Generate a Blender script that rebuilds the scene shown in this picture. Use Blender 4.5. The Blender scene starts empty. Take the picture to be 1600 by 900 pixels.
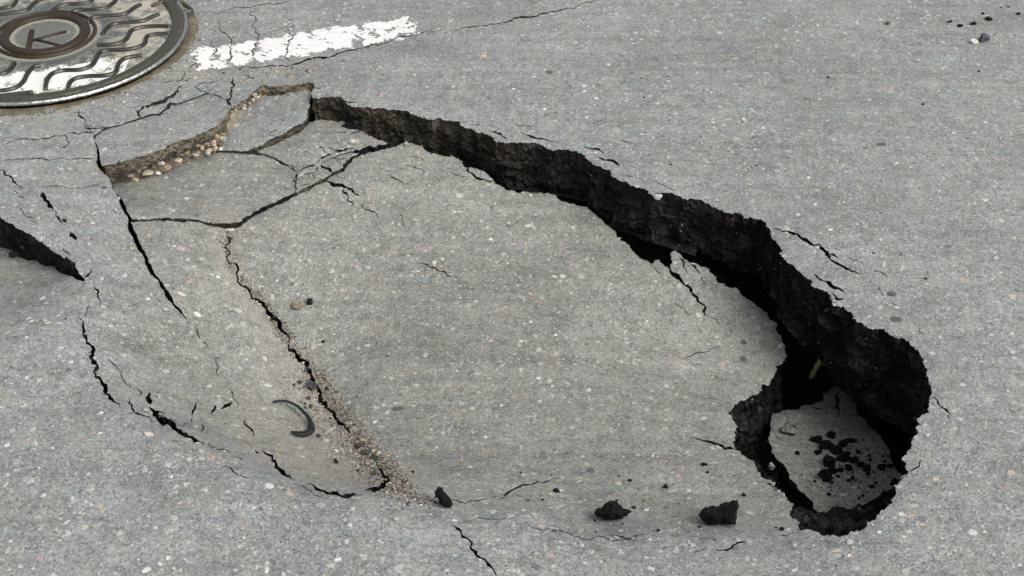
import bpy, bmesh, math, random
import numpy as np
from mathutils import Vector, noise, geometry

# ------------------------------------------------------------------ camera, sky, sun, exposure
scene = bpy.context.scene
CAMH, PITCH, FPX = 1.58, math.radians(37.6), 2198.0
cam_d = bpy.data.cameras.new('camera'); cam = bpy.data.objects.new('camera', cam_d)
scene.collection.objects.link(cam); scene.camera = cam
cam.location = (0, 0, CAMH); cam.rotation_euler = (math.pi/2 - PITCH, 0, 0)
cam_d.sensor_width = 36; cam_d.lens = 36*FPX/1600; cam_d.clip_end = 500; cam_d.clip_start = 0.05
world = bpy.data.worlds.new('World'); scene.world = world; world.use_nodes = True
wn = world.node_tree; wn.nodes.clear()
SUN_EL, SUN_AZ = math.radians(50), math.radians(128)      # azimuth from +Y, to the right
sky = wn.nodes.new('ShaderNodeTexSky'); sky.sky_type = 'NISHITA'; sky.sun_disc = False
sky.sun_elevation = SUN_EL; sky.sun_rotation = SUN_AZ; sky.dust_density = 6; sky.air_density = 1.0
hs = wn.nodes.new('ShaderNodeHueSaturation'); hs.inputs['Saturation'].default_value = 0.18
bg = wn.nodes.new('ShaderNodeBackground'); bg.inputs['Strength'].default_value = 0.135
wo = wn.nodes.new('ShaderNodeOutputWorld')
wn.links.new(sky.outputs[0], hs.inputs['Color']); wn.links.new(hs.outputs[0], bg.inputs['Color']); wn.links.new(bg.outputs[0], wo.inputs[0])
sun_d = bpy.data.lights.new('sun', 'SUN'); sun = bpy.data.objects.new('sun', sun_d); scene.collection.objects.link(sun)
sun_d.energy = 1.35; sun_d.angle = math.radians(32); sun_d.color = (1.0, 0.98, 0.94)
sd = Vector((math.sin(SUN_AZ)*math.cos(SUN_EL), math.cos(SUN_AZ)*math.cos(SUN_EL), math.sin(SUN_EL)))
sun.rotation_euler = sd.to_track_quat('Z', 'Y').to_euler()
scene.view_settings.view_transform = 'Standard'; scene.view_settings.look = 'None'
scene.view_settings.exposure = 0.45; scene.view_settings.gamma = 1.0; scene.view_settings.use_curve_mapping = False

scene.cycles.max_bounces = 5; scene.cycles.diffuse_bounces = 3
rnd = random.Random(7)
COL = scene.collection
# ------------------------------------------------------------------ place survey: a sight line to a point of the ground
cp, sp = math.cos(PITCH), math.sin(PITCH)
def ray(u, v):
    a = (u-800)/FPX; b = (450-v)/FPX
    return a, cp+b*sp, -sp+b*cp
def gp(u, v, z=0.0):
    dx, dy, dz = ray(u, v); t = (z-CAMH)/dz
    return dx*t, dy*t
def px(x, y, z=0.0):
    d = y*cp-(z-CAMH)*sp; up = y*sp+(z-CAMH)*cp
    return 800+FPX*x/d, 450-FPX*up/d
def ppm(u, v):                       # photograph pixels per metre of width at that spot
    x, y = gp(u, v); return FPX/(y*cp+CAMH*sp)

class TPS:                           # smooth height surface through surveyed points
    def __init__(s, pts, clamp=None):
        a = np.array([(*gp(u, v, z), z) for u, v, z in pts])
        s.p = a[:, :2]; n = len(a); K = s.k(s.p, s.p)+np.eye(n)*1e-4
        P = np.c_[np.ones(n), s.p]; A = np.zeros((n+3, n+3)); A[:n, :n] = K; A[:n, n:] = P; A[n:, :n] = P.T
        s.w = np.linalg.solve(A, np.r_[a[:, 2], 0, 0, 0]); s.clamp = clamp
    @staticmethod
    def k(a, b):
        r2 = ((a[:, None]-b[None])**2).sum(-1)+1e-12
        return 0.5*r2*np.log(r2)
    def __call__(s, q):
        q = np.atleast_2d(np.asarray(q, float)); out = np.empty(len(q))
        for i in range(0, len(q), 20000):
            c = q[i:i+20000]; out[i:i+20000] = s.k(c, s.p)@s.w[:-3]+s.w[-3]+c@s.w[-2:]
        if s.clamp: out = np.clip(out, *s.clamp)
        f = np.clip((3.9-np.hypot(q[:, 0], q[:, 1]-2.1))/1.6, 0, 1)
        return out*f
    def hit(s, uv):                  # sight lines -> points on the surface
        uv = np.asarray(uv, float); z = np.zeros(len(uv))
        a = (uv[:, 0]-800)/FPX; b = (450-uv[:, 1])/FPX; dy = cp+b*sp; dz = -sp+b*cp
        for _ in range(12):
            t = (z-CAMH)/dz; q = np.c_[a*t, dy*t]; z = 0.5*z+0.5*s(q)
        return q

def inside(poly, q):
    poly = np.asarray(poly); q = np.asarray(q); r = np.zeros(len(q), bool)
    lo, hi = poly.min(0), poly.max(0)
    m = np.where(((q >= lo) & (q <= hi)).all(1))[0]
    if not len(m): return r
    x, y = q[m, 0], q[m, 1]; c = np.zeros(len(m), bool)
    x1, y1 = poly[:, 0], poly[:, 1]; x2, y2 = np.roll(x1, -1), np.roll(y1, -1)
    for i in range(len(poly)):
        if y1[i] != y2[i]:
            c ^= ((y1[i] > y) != (y2[i] > y)) & (x < (x2[i]-x1[i])*(y-y1[i])/(y2[i]-y1[i])+x1[i])
    r[m] = c; return r

def jag(pts, seg=0.006, rough=0.16, seed=1):
    """ragged break line: midpoint displacement on the ground plane, given and returned as sight lines"""
    r = random.Random(seed); g = [Vector(gp(u, v)) for u, v in pts]
    while True:
        out = [g[0]]; did = False
        for a, b in zip(g, g[1:]):
            L = (b-a).length
            if L > seg:
                n = Vector((a.y-b.y, b.x-a.x)); out.append((a+b)/2+n*r.uniform(-rough, rough)); did = True
            out.append(b)
        g = out
        if not did: break
    return [px(p.x, p.y) for p in g]

# ------------------------------------------------------------------ materials
def mat(name):
    m = bpy.data.materials.new(name); m.use_nodes = True; nt = m.node_tree; nt.nodes.clear()
    o = nt.nodes.new('ShaderNodeOutputMaterial'); b = nt.nodes.new('ShaderNodeBsdfPrincipled'); nt.links.new(b.outputs[0], o.inputs[0])
    b.inputs['Roughness'].default_value = 0.85; b.inputs['Specular IOR Level'].default_value = 0.3
    return m, nt, b
class NT:
    def __init__(s, nt): s.nt = nt
    def n(s, t, **k):
        x = s.nt.nodes.new(t)
        for a, b in k.items():
            if a in x.inputs: s.set(x.inputs[a], b)
            else: setattr(x, a, b)
        return x
    def set(s, i, v):
        if isinstance(v, bpy.types.NodeSocket): s.nt.links.new(v, i)
        else: i.default_value = v
    def pos(s): return s.n('ShaderNodeNewGeometry').outputs['Position']
    def noise(s, vec, scale, detail=2, rough=0.5, out=0):
        return s.n('ShaderNodeTexNoise', Vector=vec, Scale=scale, Detail=detail, Roughness=rough).outputs[out]
    def voro(s, vec, scale, feature='F1', rand=1.0):
        return s.n('ShaderNodeTexVoronoi', Vector=vec, Scale=scale, feature=feature, Randomness=rand)
    def math(s, op, a, b=0.0, c=None, clamp=False):
        x = s.nt.nodes.new('ShaderNodeMath'); x.operation = op; x.use_clamp = clamp
        s.set(x.inputs[0], a); s.set(x.inputs[1], b)
        if c is not None: s.set(x.inputs[2], c)
        return x.outputs[0]
    def ramp(s, f, stops, interp='LINEAR'):
        x = s.nt.nodes.new('ShaderNodeValToRGB'); s.set(x.inputs[0], f); x.color_ramp.interpolation = interp
        e = x.color_ramp.elements
        while len(e) < len(stops): e.new(0.5)
        for q, (p, c) in zip(e, stops):
            q.position = p; q.color = (*c, 1) if not isinstance(c, (int, float)) else (c, c, c, 1)
        return x.outputs[0]
    def mix(s, f, a, b, mode='MIX'):
        x = s.nt.nodes.new('ShaderNodeMix'); x.data_type = 'RGBA'; x.blend_type = mode
        s.set(x.inputs[0], f); s.set(x.inputs[6], a if not isinstance(a, tuple) else (*a, 1)); s.set(x.inputs[7], b if not isinstance(b, tuple) else (*b, 1))
        return x.outputs[2]
    def range(s, v, a, b, c=0.0, d=1.0):
        x = s.n('ShaderNodeMapRange', Value=v); 
        for i, q in enumerate((a, b, c, d)): x.inputs[i+1].default_value = q
        return x.outputs[0]
    def attr(s, name): return s.n('ShaderNodeAttribute', attribute_name=name)

def asphalt(name, base=(0.196, 0.207, 0.203)):
    m, nt, b = mat(name); N = NT(nt); P = N.pos()
    wob = N.n('ShaderNodeVectorMath', operation='MULTIPLY_ADD')
    N.set(wob.inputs[0], N.noise(P, 150, 1, out=1)); wob.inputs[1].default_value = (0.010,)*3; N.set(wob.inputs[2], P)
    W = wob.outputs[0]
    big = N.noise(P, 2.6, 3, 0.6); mid = N.noise(P, 30, 3, 0.65); fine = N.noise(P, 250, 2, 0.65)
    col = N.mix(1.0, base, N.ramp(big, [(0.3, 0.86), (0.7, 1.12)]), 'MULTIPLY')
    col = N.mix(1.0, col, N.ramp(mid, [(0.25, 0.78), (0.5, 1.0), (0.78, 1.22)]), 'MULTIPLY')
    col = N.mix(1.0, col, N.ramp(fine, [(0.25, 0.30), (0.42, 0.86), (0.58, 1.10), (0.78, 1.7)]), 'MULTIPLY')
    mp = N.n('ShaderNodeMapping', Vector=P); mp.inputs['Rotation'].default_value = (0, 0, math.radians(-24)); mp.inputs['Scale'].default_value = (2.2, 34, 2)
    col = N.mix(1.0, col, N.ramp(N.noise(mp.outputs[0], 1.0, 3, 0.65), [(0.30, 0.83), (0.5, 1.0), (0.72, 1.14)]), 'MULTIPLY')      # tyre polish and drag marks
    col = N.mix(1.0, col, N.ramp(N.noise(P, 8.5, 2, 0.6), [(0.28, 0.88), (0.72, 1.10)]), 'MULTIPLY')
    mid2 = N.noise(P, 95, 2, 0.6)
    col = N.mix(1.0, col, N.ramp(mid2, [(0.28, 0.70), (0.46, 0.97), (0.56, 1.03), (0.74, 1.25)]), 'MULTIPLY')
    def stones(col, scale, keep, size, pal, amt):
        v = N.voro(W, scale); sep = N.n('ShaderNodeSeparateColor', Color=v.outputs['Color'])
        sz = N.math('MULTIPLY', sep.outputs[1], size)
        inr = N.math('MULTIPLY', N.math('SUBTRACT', sz, v.outputs['Distance']), 9.0, clamp=True)
        k = N.math('MULTIPLY', inr, N.math('GREATER_THAN', sep.outputs[0], 1-keep))
        c = N.ramp(sep.outputs[2], pal, 'CONSTANT')
        c = N.mix(1.0, c, N.ramp(fine, [(0.3, 0.66), (0.7, 1.4)]), 'MULTIPLY')
        return N.mix(N.math('MULTIPLY', k, amt), col, c), k
    pal = [(0, (0.36, 0.36, 0.34)), (0.26, (0.43, 0.415, 0.375)), (0.40, (0.115, 0.145, 0.175)), (0.52, (0.42, 0.345, 0.26)), (0.58, (0.19, 0.185, 0.175)),
           (0.76, (0.40, 0.26, 0.20)), (0.80, (0.10, 0.12, 0.15)), (0.87, (0.07, 0.068, 0.064)), (0.95, (0.58, 0.57, 0.53))]
    col, k1 = stones(col, 240, 0.40, 0.60, pal, .75)
    col, k2 = stones(col, 88, 0.36, 0.52, pal, .8)
    pv = N.voro(W, 260); ps = N.n('ShaderNodeSeparateColor', Color=pv.outputs['Color'])   # open pores in the worn binder
    pits = N.math('MULTIPLY', N.math('GREATER_THAN', ps.outputs[0], 0.60), N.math('LESS_THAN', pv.outputs['Distance'], N.math('MULTIPLY', ps.outputs[1], 0.42)))
    col = N.mix(N.math('MULTIPLY', pits, 0.8), col, (0.05, 0.049, 0.046))
    depth_tint = N.attr('depth_tint').outputs['Fac']
    col = N.mix(depth_tint, col, N.mix(1.0, col, (0.95, 0.915, 0.855), 'MULTIPLY'))  # slightly darker, browner tint that grows with depth below road level
    sand = N.attr('sand').outputs['Fac']                                                   # settled dust
    sn = N.math('MULTIPLY', sand, N.ramp(mid, [(0.25, 0.25), (0.62, 1.0)]), clamp=True)
    sc = N.mix(N.ramp(fine, [(0.35, 0.0), (0.65, 1.0)]), (0.185, 0.165, 0.135), (0.315, 0.292, 0.25))
    col = N.mix(N.math('MULTIPLY', sn, 0.8), col, sc)
    N.set(b.inputs['Base Color'], col)
    h = N.math('ADD', N.math('MULTIPLY', fine, 0.8), N.math('MULTIPLY', mid, 0.5))
    h = N.math('SUBTRACT', h, N.math('MULTIPLY', pits, 0.7))
    h = N.math('ADD', h, N.math('MULTIPLY', N.math('MAXIMUM', k1, k2), 0.3))
    bp = N.n('ShaderNodeBump', Height=h, Strength=0.6, Distance=0.0026)
    N.set(b.inputs['Normal'], bp.outputs[0]); b.inputs['Roughness'].default_value = 0.8
    return m
def broken(name):
    m, nt, b = mat(name); N = NT(nt); P = N.pos()
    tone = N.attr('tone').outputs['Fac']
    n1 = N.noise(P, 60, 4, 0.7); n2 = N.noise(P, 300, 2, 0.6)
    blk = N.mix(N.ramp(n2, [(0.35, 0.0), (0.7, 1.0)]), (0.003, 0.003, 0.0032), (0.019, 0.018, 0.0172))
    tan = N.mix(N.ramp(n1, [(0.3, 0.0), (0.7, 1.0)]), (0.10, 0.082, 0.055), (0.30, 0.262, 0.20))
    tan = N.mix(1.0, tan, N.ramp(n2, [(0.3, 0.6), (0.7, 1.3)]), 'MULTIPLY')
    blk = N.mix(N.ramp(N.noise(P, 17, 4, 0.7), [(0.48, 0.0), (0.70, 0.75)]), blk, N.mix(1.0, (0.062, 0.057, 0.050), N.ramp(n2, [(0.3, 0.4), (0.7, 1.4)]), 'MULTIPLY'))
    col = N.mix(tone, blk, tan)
    v = N.voro(P, 130); s = N.n('ShaderNodeSeparateColor', Color=v.outputs['Color'])
    k = N.math('MULTIPLY', N.math('GREATER_THAN', s.outputs[0], 0.72), N.math('LESS_THAN', v.outputs['Distance'], N.math('MULTIPLY', s.outputs[1], 0.48)))
    st = N.ramp(s.outputs[2], [(0, (0.024, 0.023, 0.022)), (0.35, (0.045, 0.038, 0.028)), (0.55, (0.014, 0.014, 0.014)), (0.86, (0.15, 0.12, 0.08)), (0.95, (0.24, 0.22, 0.18))], 'CONSTANT')
    col = N.mix(k, col, st)
    N.set(b.inputs['Base Color'], col)
    h = N.math('ADD', N.math('MULTIPLY', n1, 1.0), N.math('MULTIPLY', n2, 0.6))
    h = N.math('SUBTRACT', h, N.math('MULTIPLY', N.voro(P, 95).outputs['Distance'], 1.1))
    N.set(b.inputs['Normal'], N.n('ShaderNodeBump', Height=h, Strength=1.0, Distance=0.006).outputs[0])
    b.inputs['Roughness'].default_value = 0.8; b.inputs['Specular IOR Level'].default_value = 0.07
    return m
def tinted(name, rough=0.85, var=0.35, scale=250, spec=0.3, metal=0.0, bump=0.5):
    """per-face colour attribute 'col' with mottling"""
    m, nt, b = mat(name); N = NT(nt); P = N.pos()
    c = N.attr('col').outputs['Color']; n = N.noise(P, scale, 3, 0.6)
    N.set(b.inputs['Base Color'], N.mix(1.0, c, N.ramp(n, [(0.25, 1-var), (0.75, 1+var)]), 'MULTIPLY'))
    N.set(b.inputs['Normal'], N.n('ShaderNodeBump', Height=n, Strength=bump, Distance=0.003 if bump < .8 else 0.009).outputs[0])
    b.inputs['Roughness'].default_value = rough; b.inputs['Specular IOR Level'].default_value = spec; b.inputs['Metallic'].default_value = metal
    return m
M_ROAD = asphalt('worn_asphalt')
M_SLAB = M_ROAD
M_EDGE = broken('broken_asphalt')
M_STONE = tinted('stone'); M_BLACK = tinted('bitumen_lump', 0.7, 0.6, 330, 0.08, bump=1.0)

# ------------------------------------------------------------------ object helpers
def newobj(name, verts, faces, material, parent=None, loc=None, smooth=False, attrs=None, fcol=None):
    me = bpy.data.meshes.new(name)
    v = np.asarray(verts, float)
    if loc is None: loc = (0, 0, 0)
    v = v-np.asarray(loc)
    me.from_pydata(v.tolist(), [], [list(f) for f in faces]); me.update()
    if attrs:
        for k, a in attrs.items():
            at = me.attributes.new(k, 'FLOAT', 'POINT'); at.data.foreach_set('value', np.asarray(a, np.float32))
    if fcol is not None:
        at = me.attributes.new('col', 'FLOAT_COLOR', 'FACE')
        at.data.foreach_set('color', np.c_[np.asarray(fcol, np.float32), np.ones(len(fcol), np.float32)].ravel().astype(np.float32))
    if smooth: me.polygons.foreach_set('use_smooth', [True]*len(me.polygons))
    me.materials.append(material)
    o = bpy.data.objects.new(name, me); COL.objects.link(o)
    o.location = loc
    if parent:
        o.parent = parent; o.location = Vector(loc)-parent.location
    return o
def tag(o, label=None, cat=None, group=None, kind=None):
    if label: o['label'] = label
    if cat: o['category'] = cat
    if group: o['group'] = group
    if kind: o['kind'] = kind
    return o
def empty(name, loc, label, cat, group=None):
    o = bpy.data.objects.new(name, None); COL.objects.link(o); o.location = loc; o.empty_display_size = 0.1
    return tag(o, label, cat, group)

# ------------------------------------------------------------------ survey: break lines (read as sight lines, stand on the ground)
JL = {}
def L(name, pts, **k): JL[name] = jag(pts, seed=len(JL)+11, **k)
def chain(*names):
    out = []
    for n in names:
        p = JL[n.lstrip('-')]; p = p[::-1] if n[0] == '-' else p
        out += p if not out else p[(1 if (abs(out[-1][0]-p[0][0])+abs(out[-1][1]-p[0][1])) < 1e-6 else 0):]
    if abs(out[0][0]-out[-1][0])+abs(out[0][1]-out[-1][1]) < 1e-6: out = out[:-1]
    return out
# road side of the hole, clockwise in the picture from the left end of the rubble gap
L('q_left', [(153, 260), (151, 236), (147, 211)])
L('q_top', [(147, 211), (155, 205), (166, 199), (182, 196), (200, 190), (218, 183), (235, 178), (248, 177), (262, 166), (266, 160), (280, 160), (300, 153), (320, 145), (325, 144), (342, 148), (357, 156), (362, 166)], rough=.08)
L('r_rim1', [(362, 166), (375, 158), (390, 150), (402, 137), (412, 131), (440, 134), (470, 131), (480, 128), (491, 131), (489, 140), (488, 152)])
L('r_main', [(488, 152), (500, 153), (512, 151), (525, 152), (540, 158), (548, 165), (560, 168), (580, 171), (600, 170), (620, 172), (640, 176), (655, 182), (665, 186), (685, 184), (700, 188), (720, 196), (740, 203), (760, 210), (775, 222), (790, 224), (800, 222), (830, 223), (850, 226), (865, 235), (885, 233), (900, 236), (915, 243), (925, 252), (940, 262), (955, 270), (970, 283), (985, 290), (1005, 295), (1020, 305), (1035, 300), (1055, 305), (1080, 310), (1100, 314), (1120, 325), (1150, 332), (1180, 342), (1197, 350), (1205, 362), (1212, 375), (1222, 392), (1230, 410), (1245, 422), (1265, 436), (1280, 452), (1300, 470), (1320, 482), (1333, 490), (1340, 502), (1355, 510), (1375, 511), (1395, 522), (1415, 528), (1430, 543), (1440, 555), (1445, 570), (1452, 590), (1455, 610), (1452, 628), (1445, 645), (1438, 662), (1430, 680), (1425, 693), (1418, 703), (1413, 712), (1416, 725), (1420, 735), (1410, 742), (1405, 752), (1400, 765), (1393, 778), (1390, 787), (1383, 795), (1370, 808), (1355, 818), (1340, 828), (1325, 835), (1310, 838), (1290, 837), (1275, 830), (1262, 826), (1255, 828)], seg=.004, rough=.27)
L('near', [(1255, 828), (1200, 833), (1130, 838), (1060, 836), (1010, 832), (960, 836), (900, 832), (840, 820), (800, 814), (760, 808), (720, 813), (700, 803), (680, 795), (650, 780), (625, 770)], rough=.12)
L('crease', [(625, 770), (600, 766), (560, 773), (520, 770), (480, 757), (455, 748), (440, 738), (410, 705), (385, 670), (365, 620), (330, 560), (295, 503)], rough=.10)
L('l_road', [(295, 503), (285, 492), (268, 472), (255, 452), (240, 432), (225, 402), (212, 382), (200, 350), (188, 322), (176, 295), (167, 274), (153, 260)], rough=.08)
# piece sides
L('q_low', [(362, 166), (353, 180), (340, 195), (318, 207), (300, 214), (275, 223), (250, 232), (220, 244), (190, 253), (172, 256), (159, 259)], rough=.12)
L('q_in_left', [(159, 259), (155, 236), (150, 212)], rough=.08)
L('q_in_top', [(150, 212), (158, 206), (169, 201), (185, 198), (203, 192), (220, 186), (237, 181), (250, 180), (264, 169), (268, 163), (281, 162), (301, 155), (321, 147), (326, 146), (342, 151), (356, 158), (362, 166)], rough=.08)
L('p_top', [(340, 232), (345, 220), (352, 205), (360, 190), (370, 180), (385, 167), (400, 155), (415, 150), (440, 148), (460, 143), (482, 139), (486, 143)], rough=.10)
L('p_right', [(486, 143), (485, 155), (484, 166), (480, 177), (473, 193), (462, 197), (450, 204), (430, 214), (415, 221), (395, 230), (385, 235)], rough=.10)
L('p_low', [(385, 235), (365, 234), (345, 234), (340, 232)], rough=.08)
L('b1_top', [(174, 286), (200, 284), (235, 277), (265, 266), (300, 253), (330, 241), (345, 237), (365, 237), (385, 239)], rough=.06)
L('n_b1', [(385, 239), (400, 241), (420, 245), (437, 254), (447, 258), (456, 263), (463, 268)], rough=.10)
L('n_b2', [(395, 233), (410, 239), (428, 244), (442, 252), (450, 257), (457, 261), (463, 268)], rough=.10)
L('b1_right', [(463, 268), (465, 278), (461, 290), (455, 303)], rough=.14)
L('m_b1', [(455, 303), (430, 316), (400, 329), (385, 337), (374, 347), (356, 349), (330, 348), (300, 343), (270, 342), (240, 341), (206, 342)], rough=.10)
L('l_b1', [(206, 342), (198, 328), (186, 305), (174, 286)], rough=.10)
L('m_lo', [(204, 347), (240, 345), (270, 346), (300, 347), (330, 352), (357, 354)], rough=.10)
L('m_cs', [(357, 354), (377, 351), (388, 342), (402, 334), (432, 320), (455, 309)], rough=.10)
L('m_cs2', [(455, 309), (470, 301), (490, 292), (508, 284), (520, 275), (538, 268), (543, 258), (551, 248), (566, 241), (590, 236), (605, 231)], rough=.10)
L('m_b3', [(455, 303), (470, 296), (489, 287), (506, 279), (519, 270), (535, 263), (539, 254), (548, 246), (563, 238), (570, 235)], rough=.12)
L('b2_b3', [(570, 235), (545, 238), (530, 241), (512, 249), (498, 254), (480, 256), (470, 260), (463, 268)], rough=.12)
L('b2_top', [(395, 233), (410, 225), (430, 217), (450, 206), (470, 201), (480, 196), (487, 190), (495, 187), (510, 187), (528, 191), (545, 187), (555, 195), (560, 205), (575, 212), (590, 220), (606, 224), (598, 228), (570, 233), (570, 235)], rough=.16)
L('cs_top', [(605, 231), (620, 228), (640, 224), (650, 227), (665, 236), (675, 241), (690, 243), (705, 243), (722, 252), (730, 262), (745, 263), (760, 270), (770, 280), (775, 287), (790, 297), (810, 302), (825, 300), (845, 301), (860, 303), (875, 313), (900, 320), (918, 324), (930, 335), (945, 350), (960, 360), (975, 378), (990, 392), (1005, 405), (1018, 411), (1023, 406), (1030, 405), (1038, 415), (1045, 418), (1048, 400), (1053, 391), (1065, 398), (1078, 410), (1085, 409), (1095, 415), (1110, 425), (1120, 440), (1140, 448), (1155, 455), (1170, 468), (1185, 480), (1198, 488), (1203, 500), (1215, 510), (1221, 525), (1227, 540), (1229, 555)], seg=.0045, rough=.2)
L('cs_right', [(1229, 555), (1222, 568), (1212, 580), (1205, 592), (1190, 605), (1185, 615), (1172, 620), (1160, 625), (1150, 632), (1143, 640), (1145, 655), (1150, 670), (1145, 690), (1152, 703), (1165, 712), (1180, 725), (1195, 745), (1215, 765), (1228, 775), (1238, 795), (1250, 815), (1255, 828)], seg=.004, rough=.3)
V_PTS = [(357, 354), (354, 364), (352, 385), (355, 405), (370, 430), (390, 455), (410, 475), (425, 500), (445, 530), (465, 555), (482, 580), (490, 600), (510, 635), (530, 658), (550, 685), (575, 705), (590, 725), (605, 745), (617, 762), (625, 770)]
L('v', V_PTS, rough=.14)
L('l_st', [(295, 503), (287, 491), (271, 471), (259, 451), (245, 430), (231, 401), (218, 378), (209, 360), (204, 347)], rough=.08)
L('ls', [(1203, 675), (1205, 655), (1208, 645), (1225, 640), (1250, 638), (1265, 632), (1282, 627), (1287, 615), (1296, 610), (1303, 605), (1310, 600), (1322, 608), (1338, 632), (1355, 660), (1378, 682), (1392, 708), (1400, 730), (1412, 752), (1420, 790), (1380, 830), (1330, 845), (1290, 820), (1280, 800), (1262, 775), (1245, 755), (1230, 735), (1212, 715), (1205, 695), (1203, 675)], seg=.0045, rough=.18)
# the dip at the far left
L('flap', [(-160, 228), (-60, 296), (0, 335), (10, 345), (25, 355), (45, 365), (60, 375), (80, 390), (100, 402), (115, 415), (128, 432), (133, 439)], rough=.12)
L('dip_up', [(-160, 228), (-60, 306), (0, 352), (15, 364), (40, 384), (70, 404), (100, 428), (120, 437), (133, 439)], rough=.10)
L('dip_seam', [(133, 439), (128, 470), (100, 500), (50, 520), (0, 530), (-160, 545)], rough=.06)
L('dip_end_r', [(-160, 545), (-160, 228)], rough=.02)

# height surveys: (u, v, z)
rim0 = [(488, 140), (560, 165), (640, 172), (720, 190), (800, 215), (900, 228), (1000, 285), (1100, 305), (1200, 345), (1300, 460), (1400, 510), (1460, 600), (1430, 700), (1400, 790), (1310, 845)]
far0 = [(u, v, 0.0) for u in (-300, 100, 500, 900, 1300, 1900) for v in (-150, 60)] + [(u, v, 0.0) for u in (-300, 100, 500, 900, 1300, 1900) for v in (900, 1100)] + [(1600, 300, 0), (1700, 600, 0), (-300, 600, 0), (60, 620, 0), (200, 760, 0), (400, 820, 0), (-300, 250, 0.0)]
crease_z = [(625, 770, -.028), (600, 768, -.024), (560, 775, -.006), (520, 771, -.016), (480, 758, -.022), (440, 738, -.044), (410, 705, -.072), (385, 670, -.092), (365, 620, -.100), (330, 560, -.092), (295, 503, -.074)]
near_z = [(1255, 828, -.02), (1130, 838, -.010), (1010, 832, -.010), (900, 832, -.010), (800, 814, -.010), (720, 813, -.008), (680, 795, -.014), (650, 780, -.02)]
road_pts = [(u, v, 0.0) for u, v in rim0]+far0+crease_z+near_z+[
    (268, 472, -.054), (225, 402, -.030), (188, 322, -.010), (153, 260, -.006), (100, 300, .004), (0, 330, .012), (100, 400, .004), (133, 439, -.004), (120, 490, 0), (145, 560, 0), (185, 640, .002), (230, 690, .004), (330, 735, .006), (450, 790, .006), (560, 800, .006), (640, 810, .004), (800, 850, .002), (1100, 870, .002),
    (205, 560, -.044), (255, 612, -.058), (305, 655, -.056), (360, 690, -.052), (280, 530, -.072), (215, 460, -.034), (270, 676, .003), (320, 702, .002), (390, 735, .002), (440, 757, .002), (500, 782, .003), (150, 230, 0), (250, 160, 0.004), (430, 110, 0), (330, 130, 0), (100, 200, 0), (0, 200, 0), (40, 175, .0)]
H = {}
H['road'] = TPS(road_pts, (-.115, .015))
H['q'] = TPS([(150, 212, .000), (250, 180, .000), (325, 146, -.002), (361, 166, .004), (300, 214, .010), (159, 258, .008), (230, 215, .006)])
H['p'] = TPS([(340, 232, -.052), (360, 190, -.040), (415, 150, -.026), (486, 143, -.020), (475, 193, -.028), (395, 230, -.045), (420, 190, -.030)])
H['b1'] = TPS([(174, 286, -.062), (265, 266, -.068), (345, 237, -.060), (447, 258, -.058), (463, 268, -.06), (455, 303, -.058), (356, 349, -.052), (206, 342, -.046), (300, 300, -.056)])
H['b2'] = TPS([(395, 233, -.056), (450, 206, -.058), (510, 187, -.054), (550, 192, -.056), (606, 224, -.062), (545, 238, -.060), (498, 254, -.060), (463, 268, -.060), (430, 247, -.055), (510, 220, -.050)])
H['b3'] = TPS([(463, 268, -.061), (498, 254, -.061), (570, 235, -.064), (540, 256, -.063), (489, 287, -.064), (455, 303, -.065)])
v_z = [(357, 354, -.066), (352, 385, -.080), (370, 430, -.104), (410, 475, -.134), (445, 530, -.160), (482, 580, -.174), (530, 658, -.168), (575, 705, -.130), (605, 745, -.072), (625, 770, -.03)]
H['st'] = TPS(v_z+[(204, 347, -.038), (236, 400, -.042), (263, 450, -.048)]+[(u, v, z-(.012 if u < 470 else .006 if u < 590 else 0)) for u, v, z in crease_z if u < 610]+[(330, 420, -.076), (300, 380, -.060), (380, 540, -.126), (440, 640, -.146), (500, 720, -.108), (520, 752, -.060)])
H['cs'] = TPS(v_z+near_z+[(455, 309, -.066), (543, 258, -.064), (605, 231, -.062), (640, 224, -.062), (725, 255, -.075), (800, 300, -.095), (900, 320, -.105), (950, 352, -.115), (1018, 411, -.128), (1055, 392, -.118), (1120, 440, -.145), (1200, 490, -.178), (1229, 555, -.195), (1145, 640, -.152), (1150, 690, -.125), (1195, 745, -.095), (1228, 778, -.065),
    (500, 350, -.082), (600, 500, -.134), (800, 600, -.138), (700, 700, -.118), (900, 740, -.090), (1060, 765, -.082), (1050, 640, -.14), (1000, 530, -.150), (800, 440, -.122), (780, 780, -.052), (1150, 798, -.066), (560, 640, -.150), (720, 792, -.030), (840, 800, -.036), (900, 810, -.040), (1010, 808, -.044), (1130, 815, -.046), (1200, 810, -.054)])
H['ls'] = TPS([(1310, 600, -.31), (1205, 655, -.275), (1400, 735, -.25), (1290, 815, -.19), (1300, 710, -.26), (1380, 800, -.20), (1212, 715, -.245)])
H['dip'] = TPS([(-160, 228, .006), (-110, 272, -.035), (-60, 306, -.07), (0, 352, -.105), (40, 384, -.09), (70, 404, -.07), (100, 428, -.036), (133, 439, -.004), (128, 470, 0), (100, 500, 0), (50, 520, 0), (0, 530, 0), (-160, 545, 0), (0, 430, -.062), (60, 450, -.026), (-160, 400, 0), (-80, 420, -.035), (0, 480, -.022)])

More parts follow.
